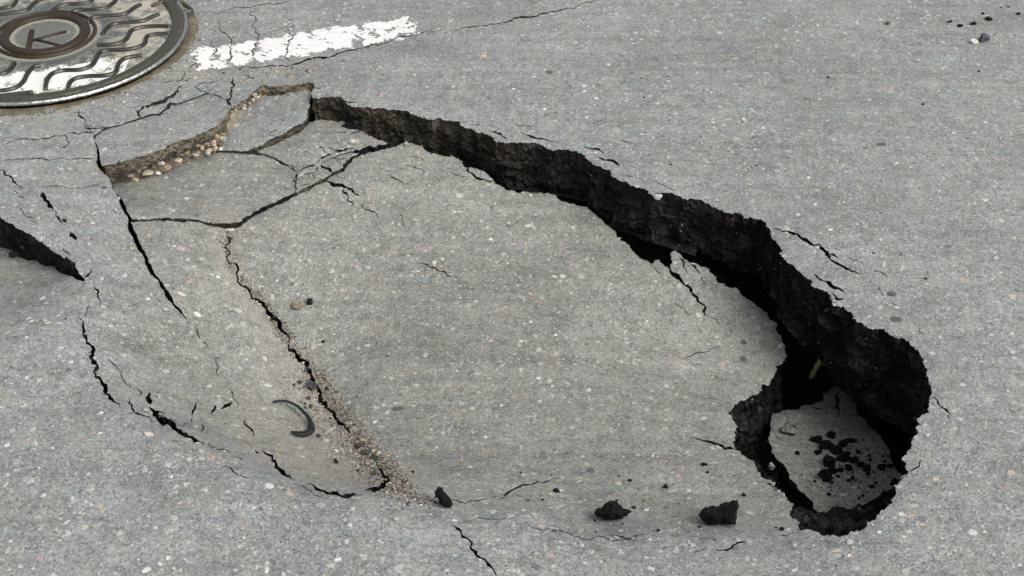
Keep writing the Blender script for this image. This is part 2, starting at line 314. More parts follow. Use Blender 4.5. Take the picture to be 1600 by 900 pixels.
# ------------------------------------------------------------------ cracks: (sight-line points, width in pixels)
CR = []
def crack(pts, w, seed=None, ends=(0, 0), rough=.2):
    p = jag(pts, seg=.009, rough=rough, seed=len(CR)+301); n = len(p); r = random.Random(len(CR)+77)
    lf, rt = [], []; ww = w if isinstance(w, (list, tuple)) else [w]*2
    for i, (u, v) in enumerate(p):
        a = p[max(i-1, 0)]; b = p[min(i+1, n-1)]; dx, dy = b[0]-a[0], b[1]-a[1]; l = math.hypot(dx, dy) or 1
        t = i/(n-1); f = t*(len(ww)-1); k = min(int(f), len(ww)-2); wd = ww[k]*(1-(f-k))+ww[k+1]*(f-k)
        tp = min(1, (t+.02+ends[0])*6, (1-t+.02+ends[1])*6)
        hw = .5*wd*(.72 if wd < 2.6 else .92)*tp*r.uniform(.45, 1.4)
        nx, ny = -dy/l*hw, dx/l*hw
        lf.append((u+nx, v+ny)); rt.append((u-nx, v-ny))
    CR.append(lf+rt[::-1])
H_ = 1.5   # hairline
for pts, w in [
    # around the manhole
    ([(0, 248), (40, 247), (70, 249), (100, 247), (150, 247)], [2, 2.5, 1.5, 3]), ([(0, 226), (60, 217), (106, 208)], 2), ([(108, 206), (104, 218), (96, 234)], 2.5),
    ([(106, 207), (135, 206), (148, 207)], 2.5), ([(126, 170), (126, 183), (138, 198), (141, 206)], [2, 3, 2, 3]), ([(130, 192), (138, 202), (160, 200), (172, 197)], 2),
    ([(187, 160), (196, 167), (218, 166)], 1.5), ([(222, 166), (218, 183)], 5), ([(220, 166), (245, 161), (262, 152), (278, 142), (288, 132)], [3, 5, 6, 5, 3]), ([(250, 129), (270, 127), (285, 125), (287, 110)], 2), ([(286, 128), (305, 120), (315, 116)], 2),
    ([(266, 158), (262, 168)], 5), ([(303, 134), (312, 140), (325, 146)], 2), ([(303, 134), (318, 128), (350, 119)], 1.6), ([(364, 118), (366, 132), (361, 150), (362, 164)], [2.5, 3, 3, 4]),
    ([(383, 117), (400, 121)], 2), ([(408, 125), (410, 130)], 1.6), ([(492, 137), (502, 141)], 2),
    # cracks through the paint and beyond it
    ([(330, 20), (352, 17), (395, 9), (440, 4), (462, -4)], 1.8), ([(340, 28), (350, 50), (362, 68), (360, 92), (356, 105)], [1.5, 2, 1.5, 2, 1.5]), ([(385, 12), (400, 28), (402, 52), (398, 75), (393, 90), (390, 108)], [1.5, 2, 1.8, 2.2, 1.8, 1.5]), ([(446, 25), (452, 45), (450, 70), (448, 82), (458, 98)], [1.4, 1.5, 1.5, 2, 2]),
    ([(345, 108), (400, 106), (440, 102), (480, 92), (525, 84), (560, 75), (600, 66), (650, 56), (690, 47)], [2, 2, 2.5, 3, 3, 2, 2, 2, 1.5]), ([(700, 46), (745, 41), (790, 36), (830, 27), (850, 20), (900, 12), (970, -2)], [1.5, 2, 2, 3, 2, 2, 1.5]), ([(306, 85), (302, 100), (296, 112)], 1.6), ([(330, 60), (338, 75), (334, 92)], 1.6),
    # far left
    ([(0, 263), (8, 272), (20, 280), (28, 288), (36, 297)], [4, 4, 3, 2]), ([(22, 296), (28, 305), (40, 312)], 2), ([(68, 291), (100, 290), (160, 291)], 1.4), ([(156, 294), (168, 293)], 2.5), ([(24, 322), (36, 333), (50, 339), (58, 348)], 1.5),
    ([(66, 298), (70, 308), (76, 318), (84, 328)], [5, 10, 8, 4]), ([(84, 328), (90, 338), (98, 348)], [2, 3, 4]), ([(96, 343), (104, 347)], 9), ([(110, 362), (116, 370), (118, 376)], [5, 8, 4]), ([(98, 386), (104, 393), (110, 399)], 2), ([(104, 398), (109, 407), (116, 418), (118, 428)], [2, 4, 5, 3]), ([(128, 436), (138, 430), (145, 419)], [5, 3, 2]),
    ([(150, 443), (149, 452), (153, 462), (156, 480)], [1.5, 3, 2.5, 1.5]), ([(140, 475), (135, 490), (134, 497)], 2),
    ([(119, 487), (127, 500), (131, 515), (135, 530), (142, 540), (145, 555), (152, 575), (160, 600), (166, 615), (178, 628), (188, 637)], [2, 4, 5, 5, 6, 6, 6, 6, 7, 6, 3]),
    ([(138, 552), (145, 547), (149, 551)], 4), ([(170, 555), (178, 570), (195, 597), (205, 612), (214, 620)], [1.5, 2, 2, 1.5]), ([(200, 620), (206, 638), (220, 648), (240, 660)], [2.5, 3, 3, 1.5]), ([(215, 605), (219, 616), (216, 620)], 2.5),
    ([(232, 612), (232, 624), (236, 632)], [3, 7, 8]), ([(233, 632), (244, 646), (256, 658), (272, 668), (290, 679), (305, 689), (320, 697)], [6, 12, 14, 13, 9, 6, 3]), ([(236, 640), (262, 655), (275, 664)], 2),
    ([(308, 627), (305, 635), (299, 648)], [2, 4, 4]), ([(335, 632), (330, 645)], 4), ([(363, 627), (352, 634), (345, 640)], [3, 7, 5]), ([(316, 660), (314, 676)], 3), ([(301, 650), (301, 660)], 2), ([(292, 660), (285, 665)], 3.5), ([(338, 704), (352, 699)], 2.5), ([(365, 712), (385, 722)], 1.6), ([(325, 692), (340, 702), (360, 709)], 1.6), ([(347, 730), (362, 733), (375, 743), (390, 748)], [2, 2.5, 2, 1.5]),
    ([(410, 700), (425, 712), (437, 733), (446, 742), (456, 749)], [2, 4, 6, 7, 4]), ([(478, 755), (492, 760), (510, 770), (530, 774), (552, 772), (566, 773)], [3, 5, 6, 7, 6, 2]), ([(568, 768), (585, 765), (598, 760), (603, 752), (597, 750)], [3, 7, 13, 8, 3]), ([(600, 750), (612, 754)], 3),
    ([(299, 509), (312, 528), (322, 545)], 2), ([(328, 556), (340, 575), (346, 590)], 1.6), ([(357, 607), (367, 625), (371, 640)], 1.8), ([(383, 655), (390, 668), (397, 682)], 3), ([(398, 702), (408, 708)], 3), ([(460, 760), (485, 766), (490, 774), (510, 773)], 1.5),
    # valley crack and its tail out to the near edge
    ([(356, 352), (353, 366), (352, 385), (355, 405), (370, 430), (390, 455), (408, 472), (417, 483), (425, 497), (440, 516), (450, 532)], [5, 3.5, 3, 3, 3, 3.5, 5, 6, 6, 8, 8]), ([(450, 532), (465, 556), (478, 575), (487, 592), (500, 618), (512, 638), (524, 652), (540, 668), (552, 684)], [8, 8, 7, 7, 6, 7, 8, 7, 5]), ([(585, 722), (597, 738), (608, 752), (617, 762)], [3, 6, 5, 3]),
    ([(640, 776), (648, 782)], 2.5), ([(705, 814), (714, 826), (722, 838), (736, 846), (740, 860), (752, 872), (768, 886), (782, 903)], [3, 4, 4, 5, 5, 4, 5, 5]), ([(714, 818), (735, 814), (775, 812), (800, 813)], 1.6), ([(660, 790), (675, 795)], 3),
    # sunken slab
    ([(508, 282), (522, 290), (535, 290), (550, 296), (562, 306)], [6, 5, 4, 3]), ([(534, 291), (542, 303), (555, 322)], [3, 2.5, 1.5]), ([(562, 316), (578, 328), (594, 342)], [1.5, 2.5, 1.5]), ([(609, 272), (618, 280), (630, 287)], 2), ([(623, 333), (628, 345), (634, 357)], 1.8), ([(630, 257), (645, 260), (666, 275)], 1.8), ([(730, 260), (738, 272), (750, 280), (772, 283)], [3, 3.5, 4, 4]), ([(695, 268), (715, 275), (730, 278)], 1.6), ([(590, 262), (600, 266), (610, 268)], 1.4),
    ([(523, 208), (545, 210), (562, 207), (566, 202)], 1.8),
    ([(1040, 414), (1052, 428), (1064, 437), (1080, 452), (1090, 468), (1100, 484), (1108, 494)], [7, 8, 6, 5, 4, 4, 2]), ([(1108, 494), (1120, 498), (1127, 508)], 1.8), ([(1060, 400), (1068, 414), (1078, 428)], [3, 3, 2]), ([(1080, 412), (1090, 422), (1096, 436), (1106, 442)], [3, 3.5, 2.5, 1.5]), ([(1054, 472), (1070, 484), (1077, 490)], 1.6), ([(1020, 416), (1032, 428)], 2),
    ([(1068, 678), (1085, 683), (1103, 688), (1118, 693), (1132, 701), (1150, 702)], [1.5, 2, 2.5, 4, 5, 5]), ([(1043, 700), (1062, 706), (1078, 711)], 1.6), ([(1197, 753), (1210, 764), (1222, 768)], 2.5), ([(1213, 752), (1210, 764)], 1.6),
    ([(775, 781), (792, 771), (805, 763), (818, 757), (840, 752), (875, 746)], [1.8, 3, 2.5, 2, 1.6]), ([(705, 781), (735, 783), (760, 781)], 2), ([(640, 245), (665, 252)], 1.3),
    ([(820, 815), (860, 826), (890, 833), (945, 839), (1000, 838), (1015, 832)], 1.7), ([(1115, 858), (1135, 859), (1150, 849), (1170, 846)], [2.5, 3, 3.5, 2.5]), ([(1083, 861), (1093, 861), (1105, 853)], 1.8),
    # cluster between the small slabs
    ([(494, 230), (505, 231), (511, 239)], 1.8), ([(512, 230), (520, 232), (528, 238)], 1.8), ([(524, 234), (533, 236), (545, 232), (552, 232)], [4, 4, 3]), ([(463, 267), (475, 262), (490, 258), (498, 253), (508, 244), (520, 240)], 3), ([(464, 268), (464, 280), (462, 292), (461, 303)], [4, 3, 2]), ([(440, 256), (455, 257), (466, 262)], 1.8), ([(455, 275), (460, 285), (456, 281)], 2),
    ([(466, 280), (476, 272), (488, 269), (496, 266), (500, 258)], 2), ([(502, 257), (508, 263), (516, 266), (522, 270)], [4, 5, 4]), ([(510, 262), (516, 258)], 1.6), ([(520, 246), (532, 250), (542, 247)], 1.6), ([(524, 251), (534, 257)], 1.4), ([(470, 290), (480, 288), (490, 286)], 1.8), ([(487, 272), (492, 280)], 1.4), ([(545, 238), (575, 233), (600, 227)], [4, 7, 8]),
    ([(421, 211), (425, 205), (435, 203)], 1.5),
    # scrapes
    ([(1057, 561), (1085, 551), (1110, 543), (1132, 534)], 1.6), ([(648, 408), (668, 414), (690, 424), (716, 434)], 2.4),
    # road beyond the wall
    ([(540, 158), (552, 161), (560, 163)], 2), ([(545, 152), (556, 158)], 1.6), ([(735, 194), (752, 196)], 1.6), ([(800, 194), (822, 198), (835, 198)], 1.8), ([(762, 206), (774, 207), (785, 214), (793, 219)], [2, 3, 3.5, 3]), ([(812, 208), (830, 214), (850, 217), (872, 221)], [1.5, 3, 2.5, 1.6]), ([(910, 228), (930, 233), (945, 240)], [2, 3, 2]), ([(935, 244), (950, 250), (962, 254), (968, 261)], [2.5, 3, 4, 2]), ([(976, 272), (990, 276)], 1.8), ([(1018, 279), (1035, 288), (1058, 297)], 1.5), ([(965, 217), (980, 221), (992, 225)], 1.4),
    ([(1207, 357), (1222, 362), (1240, 366), (1252, 373), (1262, 378), (1272, 383), (1282, 382), (1288, 392), (1296, 402), (1304, 410), (1316, 416), (1330, 424), (1348, 433)], [5, 4, 4, 6, 5, 4, 5, 6, 5, 4, 4, 4, 2]), ([(1256, 372), (1270, 381)], 3), ([(1290, 395), (1302, 398), (1312, 404)], 3), ([(1325, 402), (1345, 410), (1352, 416)], 1.6), ([(1364, 423), (1380, 428), (1386, 434)], 1.8), ([(1272, 428), (1282, 437), (1296, 443), (1304, 450), (1316, 454), (1324, 461)], [3, 4, 4, 6, 5, 3]), ([(1302, 458), (1308, 468), (1319, 466)], [3, 5, 4]), ([(1308, 462), (1312, 470)], 3),
    ([(1372, 448), (1380, 460), (1384, 463)], 1.6), ([(1395, 470), (1403, 478)], 2), ([(1436, 510), (1442, 522)], 2), ([(1463, 516), (1467, 523)], 2), ([(1456, 618), (1466, 625), (1474, 636), (1484, 645), (1480, 655)], [5, 4, 3, 3, 2]), ([(1420, 735), (1430, 731), (1437, 722), (1439, 716)], [3, 4, 3, 2]), ([(1404, 753), (1411, 747), (1407, 740)], 1.8), ([(1478, 646), (1484, 655)], 2), ([(1500, 720), (1496, 732), (1490, 741)], 1.8),
    # lower slab
    ([(1206, 668), (1212, 678), (1222, 688)], 2), ([(1308, 612), (1310, 626), (1312, 640), (1310, 652)], [4, 5, 4, 2]), ([(1270, 636), (1285, 638)], 2.5), ([(1222, 668), (1228, 660), (1240, 664), (1246, 670)], 2), ([(1228, 722), (1236, 726)], 2)]:
    crack(pts, w)

# ------------------------------------------------------------------ piece builder
MAN = gp(72, 60); MR = 0.337
V_LINE = np.array([gp(u, v, -.09) for u, v in V_PTS])
def seg_dist(q, line):
    d = np.full(len(q), 9.0)
    for a, b in zip(line, line[1:]):
        ab = b-a; t = np.clip(((q-a)@ab)/(ab@ab), 0, 1); d = np.minimum(d, np.hypot(*(q-(a+t[:, None]*ab)).T))
    return d
SAND_SPOTS = [((215, 385), .02, .6), ((240, 430), .02, .6), ((265, 470), .02, .6), ((310, 530), .02, .5), ((345, 590), .02, .5), ((380, 660), .02, .5), ((430, 640), .09, .6), ((470, 690), .10, .9), ((540, 725), .09, .9), ((500, 620), .07, .5), ((390, 600), .08, .5), ((470, 560), .06, .5), ((600, 740), .05, .8), ((680, 420), .03, .5), ((300, 112), .06, .8), ((400, 112), .05, .8), ((350, 110), .05, .9), ((450, 105), .05, .6), ((285, 90), .03, .8), ((270, 120), .04, .8), ((350, 40), .05, .4), ((300, 30), .03, .5), ((20, 180), .05, .7), ((100, 172), .05, .7), ((180, 160), .05, .5), ((60, 205), .05, .3), ((140, 256), .03, .7), ((430, 310), .03, .5)]
def sandiness(q):
    s = 0.9*np.exp(-(seg_dist(q, V_LINE)/.035)**2)
    dv = seg_dist(q, V_LINE[8:]); s = np.maximum(s, .9*np.exp(-(dv/.055)**2))
    for (u, v), r, a in SAND_SPOTS:
        c = np.array(gp(u, v, -.06 if v > 350 else 0)); s = np.maximum(s, a*np.exp(-((q-c)**2).sum(1)/r**2))
    return s
def relief(q):
    return np.array([0.0030*noise.noise((x*3.1, y*3.1, 7.7))+0.0018*noise.noise((x*11, y*11, 3.3))+0.0007*noise.noise((x*38, y*38, 1.3)) for x, y in q])
def sm(a, b, x): t = min(1, max(0, (x-a)/(b-a))); return t*t*(3-2*t)

def wall_profile(piece, u, v, is_crack):
    """thickness, outward run at the foot, roughness, tan share"""
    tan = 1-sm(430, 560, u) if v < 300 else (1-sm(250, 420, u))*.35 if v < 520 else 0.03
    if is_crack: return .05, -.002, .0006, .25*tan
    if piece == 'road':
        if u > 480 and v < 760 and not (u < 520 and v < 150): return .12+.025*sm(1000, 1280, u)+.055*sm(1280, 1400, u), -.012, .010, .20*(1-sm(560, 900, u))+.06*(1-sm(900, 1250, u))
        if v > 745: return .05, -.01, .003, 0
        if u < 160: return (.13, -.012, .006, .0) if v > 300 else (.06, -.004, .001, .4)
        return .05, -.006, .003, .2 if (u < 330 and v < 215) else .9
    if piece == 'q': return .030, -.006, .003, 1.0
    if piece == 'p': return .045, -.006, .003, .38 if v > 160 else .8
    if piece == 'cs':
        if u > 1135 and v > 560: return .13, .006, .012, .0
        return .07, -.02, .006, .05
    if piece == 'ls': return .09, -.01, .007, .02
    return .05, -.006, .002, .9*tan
def build_piece(key, outline, cutters, step, parent=None, structure=None, name='asphalt_plate', label=None, material=M_SLAB, rows=10, extra=None, plan_outline=None, plan_cut=()):
    h = H[key]
    op = np.array(plan_outline) if plan_outline is not None else h.hit(outline)
    cuts = []
    lo, hi = op.min(0), op.max(0)
    for c, isc in [(h.hit(c), i) for c, i in cutters]+[(np.array(c), 0) for c in plan_cut]:
        if (c.max(0) < lo).any() or (c.min(0) > hi).any(): continue
        cuts.append((c, isc))
    verts = [op]; edges = []; n = len(op); edges += [(i, (i+1) % n) for i in range(n)]; flag = [0]*n
    for c, isc in cuts:
        k = len(c); edges += [(n+i, n+(i+1) % k) for i in range(k)]; verts.append(c); n += k; flag += [isc]*k
    r = np.random.RandomState(5)
    l2 = np.maximum(lo, (-2.1, 1.0)); h2 = np.minimum(hi, (2.1, 4.0))
    gx, gy = np.meshgrid(np.arange(l2[0], h2[0], step), np.arange(l2[1], h2[1], step*.95))
    g = np.c_[gx.ravel(), gy.ravel()]+r.uniform(-.35, .35, (gx.size, 2))*step
    g = g[inside(op, g)]
    if extra is not None: g = np.r_[g, extra]
    for c, isc in cuts:
        g = g[~inside(c, g)]
    verts.append(g); allv = np.concatenate(verts)
    ov, oe, of, vo, eo, fo = geometry.delaunay_2d_cdt([Vector(p) for p in allv], edges, [], 0, 1e-6)
    q = np.array([(p.x, p.y) for p in ov]); tris = np.array([list(f) for f in of if len(f) == 3])
    cen = q[tris].mean(1); keep = inside(op, cen)
    for c, isc in cuts: keep &= ~inside(c, cen)
    tris = tris[keep]
    a, b, c_ = q[tris[:, 0]], q[tris[:, 1]], q[tris[:, 2]]
    ar = (b[:, 0]-a[:, 0])*(c_[:, 1]-a[:, 1])-(b[:, 1]-a[:, 1])*(c_[:, 0]-a[:, 0])
    tris[ar < 0] = tris[ar < 0][:, ::-1]
    used = np.unique(tris); remap = np.full(len(q), -1); remap[used] = np.arange(len(used)); q = q[used]; tris = remap[tris]
    fl = np.zeros(len(used), int)
    for i, u_ in enumerate(used):
        o = vo[u_]; fl[i] = flag[o[0]] if (o and o[0] < len(flag)) else 1
    z = h(q)+relief(q)
    # free edges
    E = {}
    for t in tris:
        for i in range(3):
            e = (int(t[i]), int(t[(i+1) % 3])); E[e] = 1
    free = [e for e in E if (e[1], e[0]) not in E and abs(q[e[0]][0]) < 20]
    nb = {}
    for i, j in free:
        d = q[j]-q[i]; nn = np.array((d[1], -d[0])); nn /= (np.linalg.norm(nn)+1e-9)
        for k in (i, j): nb[k] = nb.get(k, 0)+nn
    ids = list(nb); iset = {k: i for i, k in enumerate(ids)}
    far = 5.0
    for k in ids:
        if abs(q[k][0]) < far: z[k] -= abs(noise.noise((q[k][0]*120, q[k][1]*120, 5)))*.005*(0.35 if fl[k] else 1)
    cx, cy = q[np.abs(q[:, 0]) < far].mean(0) if structure is None else (0, 0)
    base = (cx, cy, float(h([(cx, cy)])[0])) if structure is None else (0, 0, 0)
    if structure is None: root = empty(name, base, label, 'slab')
    V3 = np.c_[q, z]
    top = newobj('surface' if structure is None else structure, V3, tris, material, parent=None if structure else root, loc=base, smooth=True, attrs={'sand': np.maximum(sandiness(q), np.array([.45*max(0, noise.noise((x*25, y*25, 2))+.35) if f_ else 0 for (x, y), f_ in zip(q, fl)])), 'depth_tint': np.clip((-h(q)-.015)/.05, 0, 1)*.85 if key not in ('p', 'q') else np.full(len(q), .1)})
    if structure: root = tag(top, kind='structure')
    wv, wf, tone = [], [], []
    nxt = {i: j for i, j in free}; prv = {j: i for i, j in free}
    sp_ = {k: q[k].copy() for k in ids}                        # the break line evens out with depth
    for _ in range(14):
        sp_ = {k: (sp_[k] if fl[k] or k not in nxt or k not in prv else .5*sp_[k]+.25*(sp_[nxt[k]]+sp_[prv[k]])) for k in ids}
    colidx = {}
    def column(k, R):
        if (k, R) in colidx: return colidx[(k, R)]
        colidx[(k, R)] = len(wv)
        nn = nb[k]; ln = np.linalg.norm(nn); nn = nn/ln if ln > 1e-6 else np.zeros(2)
        x0, y0 = q[k]; x1, y1 = sp_[k]; u, v = px(x0, y0, z[k]); T, run, amp, tn = wall_profile(key, u, v, fl[k])
        if abs(x0) > far or abs(y0) > 6: T, run, amp, tn = .05, 0, 0, 0
        for i in range(R+1):
            t = i/R; zz = z[k]-T*t; f = min(1, t*5); g_ = min(1, t*3.5)
            x, y = x0+(x1-x0)*g_, y0+(y1-y0)*g_; o = run*t; dz = 0
            if amp:
                o += amp*f*(1.0*noise.noise((x*20, y*20, zz*26))+1.0*noise.noise((x*48+9, y*48, zz*52))+.8*noise.noise((x*115+9, y*115, zz*120))+.35*noise.noise((x*210, y*210, zz*220))-.3)
                dz = amp*.6*f*noise.noise((x*80, y*80, zz*60+3)) if i < R else 0
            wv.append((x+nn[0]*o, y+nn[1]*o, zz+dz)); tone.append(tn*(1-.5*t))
        t2 = -.10 if amp > .005 else -.02
        wv.append((x1+nn[0]*(run+t2), y1+nn[1]*(run+t2), z[k]-T-.004)); tone.append(tn*.5)
        return colidx[(k, R)]
    for i, j in free:
        R = 4 if (fl[i] and fl[j]) else rows
        a, b = column(i, R), column(j, R)
        for k in range(R+1): wf.append((a+k, a+k+1, b+k+1, b+k))
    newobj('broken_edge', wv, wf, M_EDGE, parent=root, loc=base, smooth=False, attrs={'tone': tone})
    return root, (q, z)

allcr = [(c, 1) for c in CR]
hole = chain('q_left', 'q_top', 'r_rim1', 'r_main', 'near', 'crease', 'l_road')
hole2 = chain('flap', 'dip_seam', 'dip_end_r')
circ = [(MAN[0]+(MR+.014+.008*noise.noise((math.cos(t)*4, math.sin(t)*4, 2)))*math.cos(t), MAN[1]+(MR+.014+.008*noise.noise((math.cos(t)*4, math.sin(t)*4, 2)))*math.sin(t)) for t in np.linspace(0, 2*math.pi, 260, endpoint=False)]
ring = [(x, y) for x in (-80, -20, -6, -2.2, -1, 0, 1, 2.2, 6, 20, 80) for y in (-80, -20, -3, 0.6, 4.4, 8, 20, 80) if (abs(x) > 2.15 or y < .9 or y > 4.1) and (abs(x) < 79 and abs(y) < 79)]
out = [(-80, -80), (80, -80), (80, 80), (-80, 80)]
road, _ = build_piece('road', None, [(hole, 0), (hole2, 0)]+allcr, .022, structure='road', material=M_ROAD, rows=30, extra=np.array(ring), plan_outline=out, plan_cut=[circ])
PIECES = {}; ROOTS = {}
def piece(key, outl, label, step=.014, rows=8, name='asphalt_plate', material=M_SLAB):
    PIECES[key] = outl
    r, _ = build_piece(key, outl, allcr, step, name=name, label=label, material=material, rows=rows); ROOTS[key] = r; return r
piece('cs', chain('cs_top', 'cs_right', 'near', '-v', 'm_cs', 'm_cs2'), 'largest sunken grey asphalt slab filling the middle of the hole', rows=12)
piece('st', chain('m_lo', 'v', 'crease', 'l_st'), 'long dusty sunken asphalt strip left of the sandy valley crack')
piece('b1', chain('b1_top', 'n_b1', 'b1_right', 'm_b1', 'l_b1'), 'smooth sunken asphalt slab just below the tan rubble gap')
piece('b2', chain('b2_top', 'b2_b3', '-n_b2'), 'pointed sunken asphalt slab against the left end of the black wall')
piece('b3', chain('b2_b3', 'b1_right', 'm_b3'), 'small shattered asphalt wedge crossed by many fine cracks')
piece('p', chain('p_top', 'p_right', 'p_low'), 'four-sided asphalt block dropped below the white line, dirty brown rim', material=M_ROAD)
piece('q', chain('q_low', 'q_in_left', 'q_in_top'), 'asphalt plate beside the manhole, overhanging the tan rubble gap', material=M_ROAD)
piece('ls', chain('ls'), 'dark fallen asphalt slab deep in the right end, strewn with black crumbs', rows=10)
piece('dip', chain('dip_up', 'dip_seam', 'dip_end_r'), 'sunken shadowed asphalt flap at the left edge under the black break', material=M_ROAD)
ORDER = ['q', 'p', 'b1', 'b2', 'b3', 'st', 'cs', 'ls', 'dip']
POLY = {k: np.array(PIECES[k]) for k in ORDER}
def surf(u, v):
    for k in ORDER:
        if inside(POLY[k], [(u, v)])[0]:
            q = H[k].hit([(u, v)]); return Vector((q[0][0], q[0][1], H[k](q)[0]+relief(q)[0]))
    q = H['road'].hit([(u, v)]); return Vector((q[0][0], q[0][1], H['road'](q)[0]+relief(q)[0]))

# ------------------------------------------------------------------ soil under the pavement
xs = np.arange(-2.0, 1.6, .009); ys = np.arange(1.0, 3.7, .009); W_ = len(xs)
SX, SY = np.meshgrid(xs, ys); SX, SY = SX.ravel(), SY.ravel(); SZ = np.full(len(SX), -.19)
for (u, v, zr, rx_, ry_, a_) in ((1290, 590, -.3, .30, .34, .55), (1320, 720, -.25, .26, .26, .40), (1080, 420, -.2, .26, .15, .16)):
    cx, cy = gp(u, v, zr); SZ -= a_*np.exp(-(((SX-cx)/rx_)**2+((SY-cy)/ry_)**2))
def bank(upper, lower, zu, zl):                      # loose fill sloping out from under a plate
    global SZ
    pts_ = [(u, v, zu) for u, v in upper]+[(u, v, zl) for u, v in lower]
    h = TPS(pts_); poly = h.hit([(u, v-16) for u, v in upper]+[(u, v+10) for u, v in lower[::-1]])
    m_ = inside(poly, np.c_[SX, SY]); SZ[m_] = h(np.c_[SX, SY][m_])
bank([(152, 256), (190, 254), (250, 232), (300, 214), (340, 195), (366, 168)], [(165, 286), (200, 284), (265, 266), (300, 253), (330, 241), (352, 205)], -.037, -.074)
bank([(352, 178), (366, 168), (390, 150), (402, 137), (440, 134), (480, 130)], [(350, 205), (370, 182), (385, 168), (400, 155), (440, 149), (486, 142)], -.014, -.030)
SZ += np.array([.009*noise.noise((x*30, y*30, 2))+.006*noise.noise((x*65, y*65, 4))+.003*noise.noise((x*140, y*140, 6)) for x, y in zip(SX, SY)])
sv = np.c_[SX, SY, SZ]
sf = [(j*W_+i, j*W_+i+1, (j+1)*W_+i+1, (j+1)*W_+i) for j in range(len(ys)-1) for i in range(W_-1)]
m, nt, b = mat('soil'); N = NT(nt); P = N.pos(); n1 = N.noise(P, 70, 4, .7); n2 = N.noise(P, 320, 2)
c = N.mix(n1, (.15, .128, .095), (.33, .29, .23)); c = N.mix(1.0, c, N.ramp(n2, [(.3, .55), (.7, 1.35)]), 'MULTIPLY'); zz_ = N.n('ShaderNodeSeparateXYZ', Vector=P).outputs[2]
c = N.mix(N.range(zz_, -.10, -.15), c, N.mix(n1, (.025, .020, .012), (.085, .066, .036)))     # shade deep in the hole, put into the soil colour by depth
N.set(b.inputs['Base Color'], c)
N.set(b.inputs['Normal'], N.n('ShaderNodeBump', Height=N.math('ADD', n1, n2), Strength=.8, Distance=.006).outputs[0])
M_SOIL = m
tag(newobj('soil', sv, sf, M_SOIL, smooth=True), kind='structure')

# ------------------------------------------------------------------ rocks
ORD = ['nearest', 'second nearest', 'third nearest', 'fourth nearest', 'fifth nearest', 'sixth nearest', 'seventh nearest', 'eighth nearest', 'ninth nearest', 'tenth nearest', 'eleventh nearest', 'twelfth nearest', 'thirteenth nearest', 'fourteenth nearest', 'fifteenth nearest', 'sixteenth nearest', 'seventeenth nearest', 'eighteenth nearest', 'nineteenth nearest', 'twentieth nearest']
def ordinal_labels(what, spots, marks):
    """labels by rank of nearness to the closest landmark"""
    by = {}
    for i, (u, v) in enumerate(spots):
        w = min(marks, key=lambda m_: (m_[0]-u)**2+(m_[1]-v)**2); by.setdefault(w, []).append((math.hypot(w[0]-u, w[1]-v), i))
    out = {}
    for w, l in by.items():
        for k, (_, i) in enumerate(sorted(l)): out[i] = f'{what}, {ORD[min(k, 19)]} to {w[2]}'
    return out
def ico(sub):
    bm = bmesh.new(); bmesh.ops.create_icosphere(bm, subdivisions=sub, radius=1.0); bm.verts.ensure_lookup_table()
    v = np.array([p.co[:] for p in bm.verts]); f = [[q.index for q in t.verts] for t in bm.faces]; bm.free(); return v, f
ICO = {s: ico(s) for s in (1, 2, 3, 4, 5)}
def rock_mesh(sub, seed, rough=.35, facets=5, freq=1.3):
    r = np.random.RandomState(seed); v, f = ICO[sub]; v = v.copy()
    for _ in range(facets):                                   # chop flat faces so it reads as broken, not round
        n = r.normal(size=3); n /= np.linalg.norm(n); d = r.uniform(.42, .78); s = v@n; m_ = s > d; v[m_] -= np.outer(s[m_]-d, n)
    o = r.uniform(-50, 50, 3)
    k = np.array([1+rough*(noise.noise(p*freq+o)+.5*noise.noise(p*freq*2.7+o)+.28*noise.noise(p*freq*7+o)) for p in v])
    return v*k[:, None], f
def rock(name, u, v, w, hgt, col, seed, label, cat, group=None, sub=2, rough=.35, depth=None, sink=.25, rot=None, mat_=None, facets=5, z=None, freq=1.3):
    """w, hgt: seen size in pixels"""
    p = surf(u, v+hgt*.3) if z is None else Vector((*gp(u, v+hgt*.3, z), z)); s = FPX/(p.y*cp-(p.z-CAMH)*sp)
    W, Z = w/s/2, hgt/s/2; D = depth/s/2 if depth else W*.8
    vv, ff = rock_mesh(sub, seed, rough, facets, freq); a = rnd.uniform(0, 6.28) if rot is None else rot
    vv = vv*np.array((W, D, Z)) if rot is not None else vv@np.array(((math.cos(a), math.sin(a), 0), (-math.sin(a), math.cos(a), 0), (0, 0, 1)))*np.array((W, D, Z))
    mz = vv[:, 2].min(); vv[:, 2] = np.maximum(vv[:, 2], mz*(1-.15))-mz*(1-sink)
    fc = [tuple(np.array(col)*rnd.uniform(.75, 1.25)) for _ in ff]
    o = newobj(name, vv+np.array(p), ff, mat_ or M_STONE, loc=tuple(p), fcol=fc, smooth=False)
    return tag(o, label, cat, group)
BLK = (.012, .0115, .0118)
